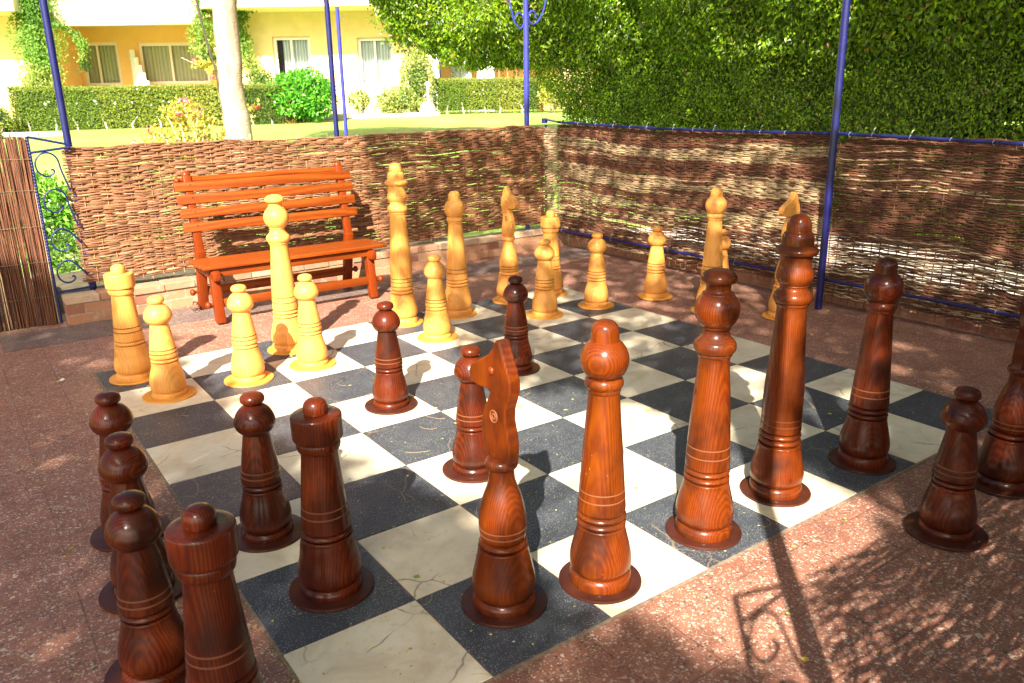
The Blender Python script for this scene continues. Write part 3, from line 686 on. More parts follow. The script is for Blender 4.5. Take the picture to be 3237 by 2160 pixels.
# ================================================================== WOVEN FENCES
def woven(parent, L, z0, z1, row_h, sp, rad, colfn, seed, gap=None, sag=0.02, hang=0.0, amp=.0065, nseg=(.5, 1.5), stake_col=(.16, .07, .035), jit=.35, topf=None):
    r = np.random.default_rng(seed); rows = int((z1 - z0) / row_h); V = []; F = []; C = []; nv = 0
    ph = r.uniform(0, 6.28, 6)
    def sagf(s, z):
        t = (z - z0) / (z1 - z0)
        return sag * (np.sin(s * 1.9 + ph[0]) * .6 + np.sin(s * 4.3 + ph[1]) * .3) * t + sag * .8 * (1 - t) * np.sin(s * 2.7 + ph[2]) + .006 * np.sin(s * 9 + z * 7 + ph[3]) + (topf(s) * t if topf else 0)
    for i in range(rows):
        z = z0 + (i + .5) * row_h; s = -r.uniform(0, .4)
        while s < L:
            ln = r.uniform(*nseg); a = max(s, -.012 - r.uniform(0, .015)); e = min(s + ln, L + r.uniform(0, .03))
            s += ln - r.uniform(0.01, .08)
            if e - a < .1: continue
            if gap and r.random() < gap((a + e) / 2, z): continue
            k = int((e - a) / (sp / 2)) + 2; ss = np.linspace(a, e, k)
            off = amp * r.uniform(.75, 1.2) * np.cos(PI * ss / sp + PI * (i + (r.random() < .3)) + r.normal(0, .12))
            zz = z + sagf(ss, z) + r.normal(0, row_h * jit * .5) + r.normal(0, row_h * .16, k) + row_h * .35 * np.sin(ss * r.uniform(4, 11) + r.uniform(0, 6.3))
            rr = rad * r.uniform(.62, 1.25) * np.minimum(1, .35 + 3 * np.minimum(np.arange(k), np.arange(k)[::-1]) / k)
            if r.random() < .06: zz[-2:] += r.uniform(-.02, .02); off[-1] -= r.uniform(0, .02)
            rings = np.zeros((k, 4, 3))
            for q in range(4):
                ca, sa = math.cos(q * PI / 2), math.sin(q * PI / 2)
                rings[:, q, 0] = ss; rings[:, q, 1] = off + ca * rr * .8; rings[:, q, 2] = zz + sa * rr * 1.05
            V.append(rings.reshape(-1, 3))
            base = nv + np.arange(k - 1)[:, None] * 4; q = np.arange(4)[None, :]
            f = np.stack([base + q, base + (q + 1) % 4, base + 4 + (q + 1) % 4, base + 4 + q], -1).reshape(-1, 4)
            F.append(f); c = np.array(colfn((a + e) / 2, z, r)); C.append(np.tile(c, (len(f), 1))); nv += 4 * k
    mesh_np('woven_twigs', np.concatenate(V), np.concatenate(F), M['wicker'], parent, smooth=True, col=np.concatenate(C))
    V = []; F = []; C = []; nv = 0
    for j in range(int(L / sp) + 1):
        s = j * sp + r.normal(0, .003) + .004; k = 9; zt = np.linspace(z0 - (r.uniform(.3, 1.0) * hang), z1 + r.uniform(-.01, .004), k)
        rr = .0042 * r.uniform(.8, 1.2); xs = s + r.normal(0, .002, k)
        zz = zt + sagf(np.full(k, s), zt)
        rings = np.zeros((k, 4, 3))
        for q in range(4):
            rings[:, q, 0] = xs + math.cos(q * PI / 2) * rr; rings[:, q, 1] = math.sin(q * PI / 2) * rr; rings[:, q, 2] = zz
        V.append(rings.reshape(-1, 3)); base = nv + np.arange(k - 1)[:, None] * 4; q = np.arange(4)[None, :]
        f = np.stack([base + q, base + (q + 1) % 4, base + 4 + (q + 1) % 4, base + 4 + q], -1).reshape(-1, 4)
        F.append(f); C.append(np.tile(np.array(stake_col) * r.uniform(.7, 1.5), (len(f), 1))); nv += 4 * k
    mesh_np('upright_stakes', np.concatenate(V), np.concatenate(F), M['wicker'], parent, smooth=True, col=np.concatenate(C))

def col_back(s, z, r):
    t = r.uniform(.65, 1.3); c = np.array((.205, .092, .042)) * t
    if r.random() < .10: c = np.array((.36, .19, .10)) * r.uniform(.8, 1.1)
    return c
def col_mid(s, z, r):
    band = math.sin(z * 23 + .9 * math.sin(s * 1.3) + 1.0) + .7 * math.sin(z * 51 + s * 1.7)
    if z > .55 and band > .05 and r.random() < .85: c = np.array((.34, .24, .13)) * r.uniform(.7, 1.2)
    elif z <= .55 and r.random() < .25: c = np.array((.42, .30, .17)) * r.uniform(.6, 1.1)
    else: c = np.array((.125, .050, .026)) * r.uniform(.6, 1.4)
    return c
def col_right(s, z, r):
    zz = z + .10 * s * .9
    c = np.array((.115, .046, .024)) * r.uniform(.6, 1.4)
    if (abs(zz - 1.16) < .010 or abs(zz - 1.03) < .009) and r.random() < .9: c = np.array((.46, .33, .18)) * r.uniform(.8, 1.1)
    elif z < .62 and r.random() < .26: c = np.array((.42, .31, .17)) * r.uniform(.6, 1.1)
    elif r.random() < .04: c = np.array((.5, .33, .2)) * r.uniform(.7, 1.1)
    return c
fb = empty('wicker_fence', (.225, 1.50, 0), 0, 'reddish brown woven wicker fence behind the bench, left of the corner', 'fence', 'woven wicker fence panels')
def gap_back(s, z):
    g = .005
    if s > 1.9 and z > .9: g += .02 * math.sin(min(1, (s - 1.9) / 2) * PI)
    if s > 3.6 and z < .5: g += .07
    return g
woven(fb, 4.44, .28, 1.285, .0092, .080, .0086, col_back, 11, gap_back, sag=.012, amp=.0105, jit=.30, nseg=(.35, 1.1), hang=.03, stake_col=(.34, .15, .075))
fr1 = empty('wicker_fence', (4.84, 1.47, 0), -PI / 2, 'cream and brown striped wicker fence from the corner to the blue pole', 'fence', 'woven wicker fence panels')
def gap_mid(s, z):
    if z < .42: return .10 + .10 * math.sin(s * 3 + z * 9)
    return .01
woven(fr1, 3.22, .13, 1.292, .0084, .066, .0074, col_mid, 12, gap_mid, sag=.018, hang=.06, amp=.0085, nseg=(.25, .9), stake_col=(.12, .055, .03))
fr2 = empty('wicker_fence', (4.85, -1.80, 0), -PI / 2, 'dark brown wicker fence with two cream streaks, right of the blue pole', 'fence', 'woven wicker fence panels')
woven(fr2, 3.4, .11, 1.292, .0084, .066, .0066, col_right, 13, lambda s, z: (.0 if z > .6 else .015), sag=.020, hang=.06, amp=.0085, nseg=(.3, 1.1), stake_col=(.12, .055, .03))
fn = empty('wicker_fence', (.42, -5.12, 0), 0, 'wicker fence behind the viewer whose shadow falls on the terrazzo', 'fence', 'woven wicker fence panels')
woven(fn, 4.3, .14, 1.30, .0125, .092, .0085, col_back, 14, lambda s, z: .02, sag=.03, hang=.03)
# narrow see-through filler at the corner
fc = empty('wicker_fence', (4.655, 1.515, 0), R(-8), 'narrow thin see-through wicker piece filling the fence corner', 'fence', 'woven wicker fence panels')
woven(fc, .19, .30, 1.28, .0125, .060, .0075, lambda s, z, r: np.array((.40, .27, .16)) * r.uniform(.7, 1.2), 15, lambda s, z: .08, sag=.003, hang=.02, nseg=(.12, .3))

def build_reeds():
    root = empty('reed_screen', (-1.5, 1.455, 0), 0, 'upright brown and cream reed screen at the left edge', 'fence')
    r = np.random.default_rng(5); V = []; F = []; C = []; nv = 0
    n = 760
    for i in range(n):
        x = r.uniform(0, 1.485); y = r.uniform(-.012, .012); h = 1.36 + r.normal(0, .012); k = 8; zt = np.linspace(.006, h, k)
        lean = r.normal(0, .012); xs = x + lean * zt + r.normal(0, .0025, k); ys = y + r.normal(0, .002, k); rr = r.uniform(.0022, .0048)
        cream = r.random() < .055; 
        if cream: rr *= 1.7; y -= .006
        c = np.array((.56, .42, .24)) * r.uniform(.7, 1.1) if cream else np.array((.125, .050, .025)) * r.uniform(.5, 1.5)
        rings = np.zeros((k, 4, 3))
        for q in range(4):
            rings[:, q, 0] = np.clip(xs, 0, 1.49) + math.cos(q * PI / 2) * rr; rings[:, q, 1] = ys + math.sin(q * PI / 2) * rr; rings[:, q, 2] = zt
        V.append(rings.reshape(-1, 3)); base = nv + np.arange(k - 1)[:, None] * 4; q = np.arange(4)[None, :]
        f = np.stack([base + q, base + (q + 1) % 4, base + 4 + (q + 1) % 4, base + 4 + q], -1).reshape(-1, 4)
        F.append(f); C.append(np.tile(c, (len(f), 1))); nv += 4 * k
    mesh_np('reeds', np.concatenate(V), np.concatenate(F), M['wicker'], root, smooth=True, col=np.concatenate(C))
    b = MB()
    for z in (.22, .48, .74, 1.0, 1.22): b.tube([(t * .15, -.014 + .004 * math.sin(t * 3), z + .003 * math.sin(t * 5)) for t in range(11)], .0022, 5)
    b.build('binding_wire', M['bark'], root)
build_reeds()

# ================================================================== BLUE METALWORK
def pole_mesh(root, x, y, z0, z1, r, tilt=(0, 0), name='pole', mat='blue'):
    b = MB(); k = 6
    b.tube([(x + tilt[0] * t / k * (z1 - z0), y + tilt[1] * t / k * (z1 - z0), z0 + (z1 - z0) * t / k) for t in range(k + 1)], r, 20)
    return b.build(name, M[mat], root, sharp=50)
# left pole with scroll bracket
def scroll_frame(root, base, ux, uy, scale_tail=True):
    pts = [(.22, .979), (.186, 1.114), (.167, 1.216), (.119, 1.256), (.064, 1.246), (.027, 1.194), (.032, 1.134), (.066, 1.097), (.106, 1.094), (.137, 1.117), (.131, 1.138), (.117, 1.134)]
    for k, (dz, xt) in enumerate(((0, .25), (-.262, .25), (-.55, .26), (-.79, .26))):
        P2 = [(x + (.012 if k else 0), z + dz) for x, z in pts]
        if k >= 2: P2 = P2[1:]; P2[0] = (.235, P2[0][1] + .02)
        P3 = catmull(P2, 5)
        b = MB(); b.tube([(base[0] + ux * x, base[1] + uy * x, z) for x, z in P3], .0062, 8); b.build('scroll', M['blue'], root)
    b = MB(); b.tube([(base[0] + ux * .004, base[1] + uy * .004, z) for z in (0.0, .4, .8, 1.2, 1.375)], .0105, 8); b.build('upright_bar', M['rebar'], root)
    for nm, (xa, za, xb, zb, rr) in dict(brace=(.008, 1.372, .27, 1.305, .0085), cross_bar=(.008, 1.262, .27, 1.290, .0085), lower_bar=(0, .235, .27, .252, .008)).items():
        b = MB(); b.tube([(base[0] + ux * (xa + (xb - xa) * t / 4), base[1] + uy * (xa + (xb - xa) * t / 4), za + (zb - za) * t / 4) for t in range(5)], rr, 8); b.build(nm, M['rebar'], root)
lf = empty('gate_post', (.272, 1.575, 0), 0, 'tall blue pole with a panel of iron scrolls at the left', 'gate post', 'blue poles round the patio')
pole_mesh(lf, 0, 0, -.05, 2.75, .0265); scroll_frame(lf, (-.272, -.115), 1, 0)
nf = empty('gate_post', (.373, -5.124, 0), 0, 'blue pole and scroll panel behind the viewer, casting the scroll shadow', 'gate post', 'blue poles round the patio')
pole_mesh(nf, 0, 0, 0, 2.75, .036); scroll_frame(nf, (-.27, 0), 1, 0)
mp = empty('blue_pole', (2.40, 1.575, 0), 0, 'dark blue pole rising behind the back fence beyond the bench', 'pole', 'blue poles round the patio')
pole_mesh(mp, 0, 0, -.05, 2.9, .0225)
tp = empty('blue_pole', (2.62, 1.86, 0), 0, 'thin lighter blue post with a wire hook, beside the darker blue pole', 'pole', 'blue poles round the patio')
pole_mesh(tp, 0, 0, -.05, 2.375, .0165, mat='blue_light')
b = MB(); b.tube([(.01, -.012, 2.29), (.03, -.02, 2.30), (.045, -.02, 2.285), (.04, -.02, 2.26), (.02, -.02, 2.258)], .003, 6); b.build('wire_hook', M['wire'], tp)
sp_ = empty('blue_pole', (4.505, 1.575, 0), 0, 'light blue pole with two curled arms near the fence corner', 'pole', 'blue poles round the patio')
pole_mesh(sp_, 0, 0, -.05, 3.1, .0265, mat='blue_light')
for arr in ([(4.27, 2.75), (4.29, 2.60), (4.305, 2.489), (4.329, 2.403), (4.363, 2.298), (4.421, 2.237), (4.469, 2.256), (4.482, 2.311), (4.458, 2.355), (4.411, 2.375), (4.375, 2.343), (4.369, 2.316)],
            [(4.78, 2.75), (4.77, 2.62), (4.757, 2.511), (4.726, 2.41), (4.664, 2.317), (4.603, 2.279), (4.548, 2.295), (4.536, 2.34), (4.555, 2.385), (4.591, 2.4), (4.628, 2.375), (4.621, 2.338)]):
    b = MB(); b.tube([(x - 4.505, 0, z) for x, z in catmull(arr, 4)], .0085, 8); b.build('curled_arm', M['blue_light'], sp_)
ff = empty('fence_frame', (4.78, -1.80, 0), 0, 'blue pole with long top and bottom rails holding the right fences', 'fence frame', 'blue poles round the patio')
pole_mesh(ff, -.022, -.02, 0, 2.6, .0275, tilt=(-.012, 0.004))
def rail(zs, nm, y0=3.22, y1=-3.6):
    b = MB(); n = 24; pts = []
    for i in range(n + 1):
        t = i / n; y = y0 + (y1 - y0) * t; pts.append((.02 + .004 * math.sin(t * 17), y, zs(y)))
    b.tube(pts, .0125, 10); b.build(nm, M['rebar'], ff)
def ztop(y):
    t = (3.22 - y) / 3.22
    return 1.325 - .018 * t - (.020 * math.sin(PI * min(t, 1)) if t < 1 else 0) - (.045 * max(0, t - 1))
rail(ztop, 'top_rail'); rail(lambda y: .205 + .02 * (3.22 - y) / 3.2 - (.03 if y > 0 else .028) * 0, 'bottom_rail')
b = MB(); b.tube([(-.06, 3.33, .1), (-.06, 3.33, .7), (-.06, 3.33, 1.30)], .012, 10); b.build('corner_post', M['rebar'], ff)
b = MB(); b.tube([(-.085, 3.32, 1.315), (-.085, 3.32, 1.365)], .030, 16); b.tube([(-.085, 3.30, 1.355), (.02, 3.22, 1.325)], .010, 8); b.build('rail_socket', M['blue'], ff)
# wire ties on the rails
b = MB(); rr_ = random.Random(2)
for i in range(26):
    y = 3.1 - i * .245 + rr_.uniform(-.06, .06); zt = ztop(y) if i % 2 == 0 or True else .21
    for zc in ((zt,) if i % 3 else (zt, .205 + .02 * (3.22 - y) / 3.2)):
        b.tube([(.02 + .016 * math.cos(a), y + .003 * math.sin(a * 2), zc + .016 * math.sin(a)) for a in np.linspace(0, 2 * PI, 13)], .0016, 5, cap=False)
        if rr_.random() < .6: b.tube([(.01, y, zc + .014), (.005, y - .012, zc + .035), (.015, y - .02, zc + .045 + rr_.random() * .01)], .0012, 5)
b.build('wire_ties', M['wire'], ff)
b = MB()
for i in range(14):
    x = .12 + i * .32 + rr_.uniform(-.06, .06); zc = 1.285 + rr_.uniform(-.03, .004)
    b.tube([(x, -.012, zc), (x + .004, -.02, zc + .016), (x + .002, 0, zc + .028), (x, .015, zc + .01)], .0018, 5)
b.build('wire_ties', M['wire'], fb)

# ================================================================== LEAVES
def leaf_mesh(name, Pc, size, cols, mat, parent=None, droop=.5, aspect=.5, outn=None, seed=0, hexa=False):
    """Pc: (N,3) leaf bases; each leaf a small folded blade"""
    r = np.random.default_rng(seed); N = len(Pc)
    t = r.normal(0, 1, (N, 3)); t[:, 2] -= droop * 2.2; t /= np.linalg.norm(t, axis=1)[:, None]
    n = r.normal(0, 1, (N, 3))
    if outn is not None: n += np.asarray(outn) * 1.3
    b = np.cross(t, n); b /= (np.linalg.norm(b, axis=1)[:, None] + 1e-9); n = np.cross(b, t)
    L = (size * r.uniform(.65, 1.25, N))[:, None]; Wd = L * aspect * .5
    p0 = Pc; p2 = Pc + t * L - n * L * .10; mid = Pc + t * L * .42
    p1 = mid + b * Wd + n * Wd * .35; p3 = mid - b * Wd + n * Wd * .35
    V = np.stack([p0, p1, p2, p3], 1).reshape(-1, 3); base = np.arange(N)[:, None] * 4
    F = np.concatenate([base + np.array([[0, 1, 2]]), base + np.array([[0, 2, 3]])], 1).reshape(-1, 3)
    C = np.repeat(cols, 2, axis=0)
    return mesh_np(name, V, F, mat, parent, col=C)
def pal(N, cs, ws, seed, var=.25):
    r = np.random.default_rng(seed); cs = np.array(cs); idx = r.choice(len(cs), N, p=np.array(ws) / sum(ws))
    return np.clip(cs[idx] * r.uniform(1 - var, 1 + var, (N, 1)), 0, 1)
def lumpy(u, v, s=1.0, seed=0.0):
    return np.array([noise.noise(Vector((a * s, b * s, seed))) for a, b in zip(u, v)])

G_FIC = [(.070, .135, .003), (.120, .22, .005), (.19, .33, .007), (.045, .085, .003), (.30, .42, .012)]
# ------------------------------------------------------------------ big ficus hedge and its overhanging crown
def build_ficus():
    root = empty('ficus_tree', (8.4, 2.2, 0), 0, 'huge clipped ficus with glossy leaves overhanging behind the right fence', 'tree')
    r = np.random.default_rng(21); loc = np.array((8.4, 2.2, 0.0))
    def face(y, z):
        n1 = lumpy(y, z, .9, 3.0); n2 = lumpy(y, z, 2.6, 9.0)
        over = np.clip((z - 1.9) / 1.1, 0, 1) * .55 * (1 + .5 * lumpy(y, z * 0, .8, 5.))
        return 7.5 + .22 * n1 + .12 * n2 - over
    pts = []; on = []
    # wall part
    N = 185000; y = r.uniform(-5.2, 4.75, N); z = r.uniform(.15, 3.9, N) ; keep = ~((z > 2.75) & (r.random(N) < .35)); y = y[keep]; z = z[keep]; N = len(y)
    d = r.exponential(.13, N); x = face(y, z) + d
    keep = y < 4.72 + .10 * np.sin(z * 9) + .1 * r.normal(0, 1, N) * .5; pts.append(np.stack([x, y, z], 1)[keep])
    # left side return of the hedge (faces the lawn)
    N = 9000; x = 7.45 + r.uniform(0, 1.6, N); z = r.uniform(.2, 3.2, N); y = 4.68 + .15 * lumpy(x, z, 2., 4.) - r.exponential(.10, N); pts.append(np.stack([x, y, z], 1))
    # overhanging crown to the left, in garden coordinates
    lb_r = np.array([-2.6, -2.2, -2.0, -1.74, -1.5, -1.09, -.57, -.2, .23, .5, .9, 1.6]); lb_z = np.array([3.9, 3.3, 2.95, 2.52, 2.42, 2.26, 2.06, 2.02, 1.98, 1.88, 1.3, 1.2])
    N = 70000; rr = r.uniform(-2.5, 1.3, N); u = r.random(N); low = np.interp(rr, lb_r, lb_z)
    zz = low + (4.6 - low) * u ** 1.25 + .12 * lumpy(rr, rr * 0 + 2, 3.2, 1.) + .05 * r.normal(0, 1, N)
    bul = np.clip((zz - low) / .5, 0, 1); ff_ = 12.9 - .55 * np.sqrt(bul) + .45 * lumpy(rr, zz, 1.5, 8.) + r.exponential(.22, N)
    ff_ = np.minimum(ff_, 14.6)
    q = np.stack([OX + Rx * rr + Fx * ff_, OY + Ry * rr + Fy * ff_, zz], 1); pts.append(q)
    # hanging sprigs along the lower rim
    for k in range(46):
        r0 = r.uniform(-2.05, .6); z0 = np.interp(r0, lb_r, lb_z) + .1; f0 = 12.6 + r.uniform(-.4, 1.0); n = 26
        t = r.random(n); q = np.stack([r0 + .10 * r.normal(0, 1, n) * .5, np.full(n, f0) + .05 * r.normal(0, 1, n), z0 - t * r.uniform(.12, .38)], 1)
        pts.append(np.stack([OX + Rx * q[:, 0] + Fx * q[:, 1], OY + Ry * q[:, 0] + Fy * q[:, 1], q[:, 2]], 1))
    Pt = np.concatenate(pts) - loc; N = len(Pt)
    cols = pal(N, G_FIC, [3, 5, 4, 2, 1.2], 22, .3)
    br = r.random(N) < .015; cols[br] = (.32, .17, .07)
    leaf_mesh('crown', Pt, np.where((Pt[:, 2] < 2.0), .041, .062), cols, M['leaf'], root, droop=.55, aspect=.50, outn=(-.7, -.5, .25), seed=23)
    # inner twiggy mass
    nx, nz = 60, 24; ys = np.linspace(-5.3, 4.4, nx); zs = np.linspace(.1, 3.9, nz); Yg, Zg = np.meshgrid(ys, zs, indexing='ij')
    Xg = (face(Yg.ravel(), Zg.ravel()) + .42).reshape(Yg.shape)
    V = np.stack([Xg.ravel(), Yg.ravel(), Zg.ravel()], 1); V2 = V + np.array((.8, 0, 0)); n0 = len(V)
    F = [(i * nz + j, (i + 1) * nz + j, (i + 1) * nz + j + 1, i * nz + j + 1) for i in range(nx - 1) for j in range(nz - 1) if not (-3.3 < ys[i] < -.9 and .9 < zs[j] < 2.4 and r.random() < .10)]
    F2 = [tuple(n0 + a for a in f[::-1]) for f in F]
    ring = [(i * nz, (i + 1) * nz) for i in range(nx - 1)] + [((nx - 1) * nz + j, (nx - 1) * nz + j + 1) for j in range(nz - 1)] + [((i + 1) * nz + nz - 1, i * nz + nz - 1) for i in range(nx - 1)] + [(j + 1, j) for j in range(nz - 1)]
    F3 = [(a, n0 + a, n0 + b_, b_) for a, b_ in ring]
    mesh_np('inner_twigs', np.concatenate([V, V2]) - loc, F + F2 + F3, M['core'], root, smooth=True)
    # crown interior: shaded twigs lumps
    b = MB()
    for (r0, f0, z0, s) in ((-.9, 13.6, 3.4, .75), (0, 13.6, 3.0, .8), (.7, 13.5, 2.8, .8), (-1.5, 13.7, 3.8, .65), (.3, 13.7, 3.9, 1.0)):
        p = gw(r0, f0, z0); b.ball((p[0] - loc[0], p[1] - loc[1], p[2]), s, (1, 1, .85), sub=3)
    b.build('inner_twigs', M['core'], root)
    b = MB(); b.tube([(.3, .9, 0), (.25, .8, 1.0), (.15, .9, 2.2), (-.1, 1.1, 3.2)], [.22, .18, .15, .08], 12); b.build('trunk', M['bark'], root)
    b = MB()
    for (a, c) in (((-.1, 1.1, 2.0), (-.9, 2.4, 2.7)), ((.1, .9, 2.0), (-.6, -1.2, 2.9)), ((0, 1, 2.4), (-.7, 3.6, 3.1))):
        b.tube([a, tuple((p + q) / 2 + .1 for p, q in zip(a, c)), c], [.07, .05, .02], 8)
    b.build('limbs', M['bark'], root)
build_ficus()

def box_hedge(name, A, B, zb, zt, depth, N, cols, ws, label, seed, size=.05, lump=.06, cat='hedge', white=0):
    """clipped hedge between garden points A=(r,f) and B=(r,f)"""
    r = np.random.default_rng(seed); pa = np.array(gw(*A)); pb = np.array(gw(*B)); d = pb - pa; L = np.linalg.norm(d[:2]); ang = math.atan2(d[1], d[0])
    zg = min(float(terrain(pa[0], pa[1])), float(terrain(pb[0], pb[1])), zb) - .05
    root = empty(name, (pa[0], pa[1], zg), ang, label, cat); h0 = zb - zg; h1 = zt - zg
    n1 = int(N * .62); n2 = int(N * .25); n3 = N - n1 - n2; P_ = []
    x = r.uniform(0, L, n1); z = h0 + (h1 - h0) * r.random(n1) ** .9; P_.append(np.stack([x, lump * lumpy(x, z, 2.2, seed) + r.exponential(.05, n1), z], 1))
    x = r.uniform(0, L, n2); y = r.uniform(0, depth, n2); P_.append(np.stack([x, y, h1 + lump * .5 * lumpy(x, y, 2, seed + 1.) - r.exponential(.04, n2)], 1))
    z = h0 + (h1 - h0) * r.random(n3); y = r.uniform(0, depth, n3); side = r.random(n3) < .5; P_.append(np.stack([np.where(side, r.exponential(.04, n3), L - r.exponential(.04, n3)), y, z], 1))
    Pt = np.concatenate(P_); c = pal(len(Pt), cols, ws, seed, .3)
    top = Pt[:, 2] > h1 - .10; c[top] = c[top] * .5 + np.array((.20, .25, .045)) * .5
    leaf_mesh('foliage', Pt, size, c, M['leaf_matt'], root, droop=-.1, aspect=.55, outn=(0, -.6, .5), seed=seed + 2)
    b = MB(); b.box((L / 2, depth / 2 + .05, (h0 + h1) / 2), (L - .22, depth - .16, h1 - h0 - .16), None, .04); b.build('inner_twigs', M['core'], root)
    for k in range(int(L / .55)):
        b = MB(); x0 = .3 + k * .55 + r.uniform(-.15, .15); b.tube([(x0, .02, 0), (x0 + r.uniform(-.05, .05), .03, h0 + .12), (x0 + r.uniform(-.12, .12), .08, h0 + .3)], [.022, .018, .008], 6); b.build('stem', M['bark_white'], root)
    if white:
        n = white; x = r.uniform(.3, L - .3, n); z = h0 + (h1 - h0) * (.62 + .12 * r.normal(0, .35, n)); q = np.stack([x, np.full(n, -.05), z], 1)
        leaf_mesh('white_blossom', q, .05, np.tile((.85, .85, .82), (n, 1)), M['petal'], root, droop=0, aspect=.9, outn=(0, -1.5, .2), seed=seed + 5)
    return root
H1 = [(.14, .21, .020), (.21, .26, .03), (.27, .29, .045), (.09, .14, .016), (.28, .19, .05)]
box_hedge('hedge', (-11.35, 19.0), (-5.2, 20.3), .92, 1.90, .75, 26000, H1, [4, 4, 2, 3, .6], 'long clipped yellow-green hedge before the orange balcony wall', 31, white=26)
box_hedge('hedge', (-2.06, 23.0), (1.0, 23.2), 1.10, 2.01, .8, 13000, H1, [4, 4, 3, 2, .6], 'shorter clipped hedge seen right of the shrubs, behind the curled-arm pole', 41, white=8)

def bush(name, c, rad, N, cols, ws, label, seed, size=.07, mat='leaf', flat_bottom=True, core=.72, cat='shrub', petals=None, droop=0.0, lump=.25, stems=True, grp=None):
    """c=(r,f,z of centre) rad=(rr,rf,rz)"""
    r = np.random.default_rng(seed); w = np.array(gw(*c)); zg = float(terrain(w[0], w[1])); root = empty(name, (w[0], w[1], zg), GROT, label, cat, grp)
    d = r.normal(0, 1, (N, 3)); d /= np.linalg.norm(d, axis=1)[:, None]
    l = 1 + lump * lumpy(d[:, 0] + d[:, 2], d[:, 1] - d[:, 2], 2.4, seed * 1.3) * 1.6; sh = np.clip(1 - r.exponential(.12, N), .2, 1)
    Pt = d * np.array(rad) * (l * sh)[:, None]; Pt[:, 2] += c[2] - zg; Pt = Pt[Pt[:, 2] > .02]
    co = pal(len(Pt), cols, ws, seed, .3)
    leaf_mesh('foliage', Pt, size, co, M[mat], root, droop=droop, aspect=.55, outn=(0, -.5, .5), seed=seed + 1)
    if core > 0:
        b = MB(); b.ball((0, .08, c[2] - zg), 1.0, tuple(a * core for a in rad), sub=3); b.build('inner_twigs', M['core'], root)
    if stems:
        b = MB()
        for k in range(5):
            a = r.uniform(0, 6.28); q = (rad[0] * .5 * math.cos(a), rad[1] * .4 * math.sin(a), (c[2] - zg)); b.tube([(q[0] * .2, q[1] * .2, -.05), (q[0] * .6, q[1] * .6, q[2] * .5), q], [.03, .02, .01], 6); b.build('stem', M['bark'], root); b = MB()
        b.bm.free()
    if petals:
        n, pc, ps = petals; idx = r.choice(len(Pt), n); q = Pt[idx] * np.array((1.02, 1.05, 1.0))
        q = np.repeat(q, 6, 0) + r.normal(0, .02, (n * 6, 3)); leaf_mesh('blossom', q, ps, pal(len(q), [pc], [1], seed + 3, .2), M['petal'], root, droop=0, aspect=.9, outn=(0, -1, .3), seed=seed + 4)
    return root
BR = [(.07, .30, .015), (.12, .40, .025), (.05, .19, .012), (.20, .46, .04)]
YG = [(.19, .27, .05), (.30, .35, .08), (.12, .20, .03), (.40, .40, .10)]
bush('shrub', (-5.1, 20.6, 1.62), (.80, .55, .58), 5200, BR, [4, 4, 3, 1], 'rounded bright green bush at the right end of the long hedge', 51, size=.10)
bush('shrub', (-4.0, 22.5, 1.50), (.30, .25, .24), 500, YG, [3, 3, 2, 1], 'small sparse shrub alone before the sunlit yellow wall', 52, size=.08, core=0)
bush('shrub', (-2.95, 22.5, 1.42), (.62, .4, .38), 2600, YG, [3, 3, 2, 1], 'low spreading yellow-green shrub left of the short hedge', 53, size=.07, core=.5)
bush('shrub', (-2.45, 22.9, 2.0), (.50, .4, .85), 4200, YG, [3, 3, 3, 1], 'taller climbing shrub rising against the wall left of the short hedge', 54, size=.065, core=.55)
bush('shrub', (1.25, 23.0, 1.66), (.40, .45, .42), 2300, [(.42, .44, .06), (.30, .36, .05), (.50, .50, .12)], [3, 3, 2], 'golden yellow bush at the right end of the short hedge', 55, size=.06, core=.6)
bush('shrub', (-11.6, 18.6, 1.12), (.55, .45, .48), 2600, H1, [4, 4, 2, 3, .5], 'loose dark green shrub at the left end of the long hedge', 56, size=.055)
bush('flower_bush', (-10.65, 16.6, .98), (.40, .4, .33), 1700, H1, [4, 3, 2, 3, .3], 'small bush with pale pink flowers at the left edge above the reed screen', 57, size=.05, cat='flower bush', petals=(9, (.85, .62, .68), .05))
bush('shrub', (-5.35, 9.3, .28), (.50, .55, .46), 4200, [(.12, .33, .02), (.20, .42, .04), (.07, .19, .015)], [3, 3, 3], 'bright low leafy plants seen through the iron scrolls', 58, size=.07, core=.6)
bush('shrub', (-4.2, 8.2, .12), (.75, .45, .22), 1800, [(.07, .16, .02), (.12, .24, .03), (.05, .10, .015)], [3, 3, 3], 'dark ground-hugging plants just behind the low brick wall', 59, size=.06, core=.4)

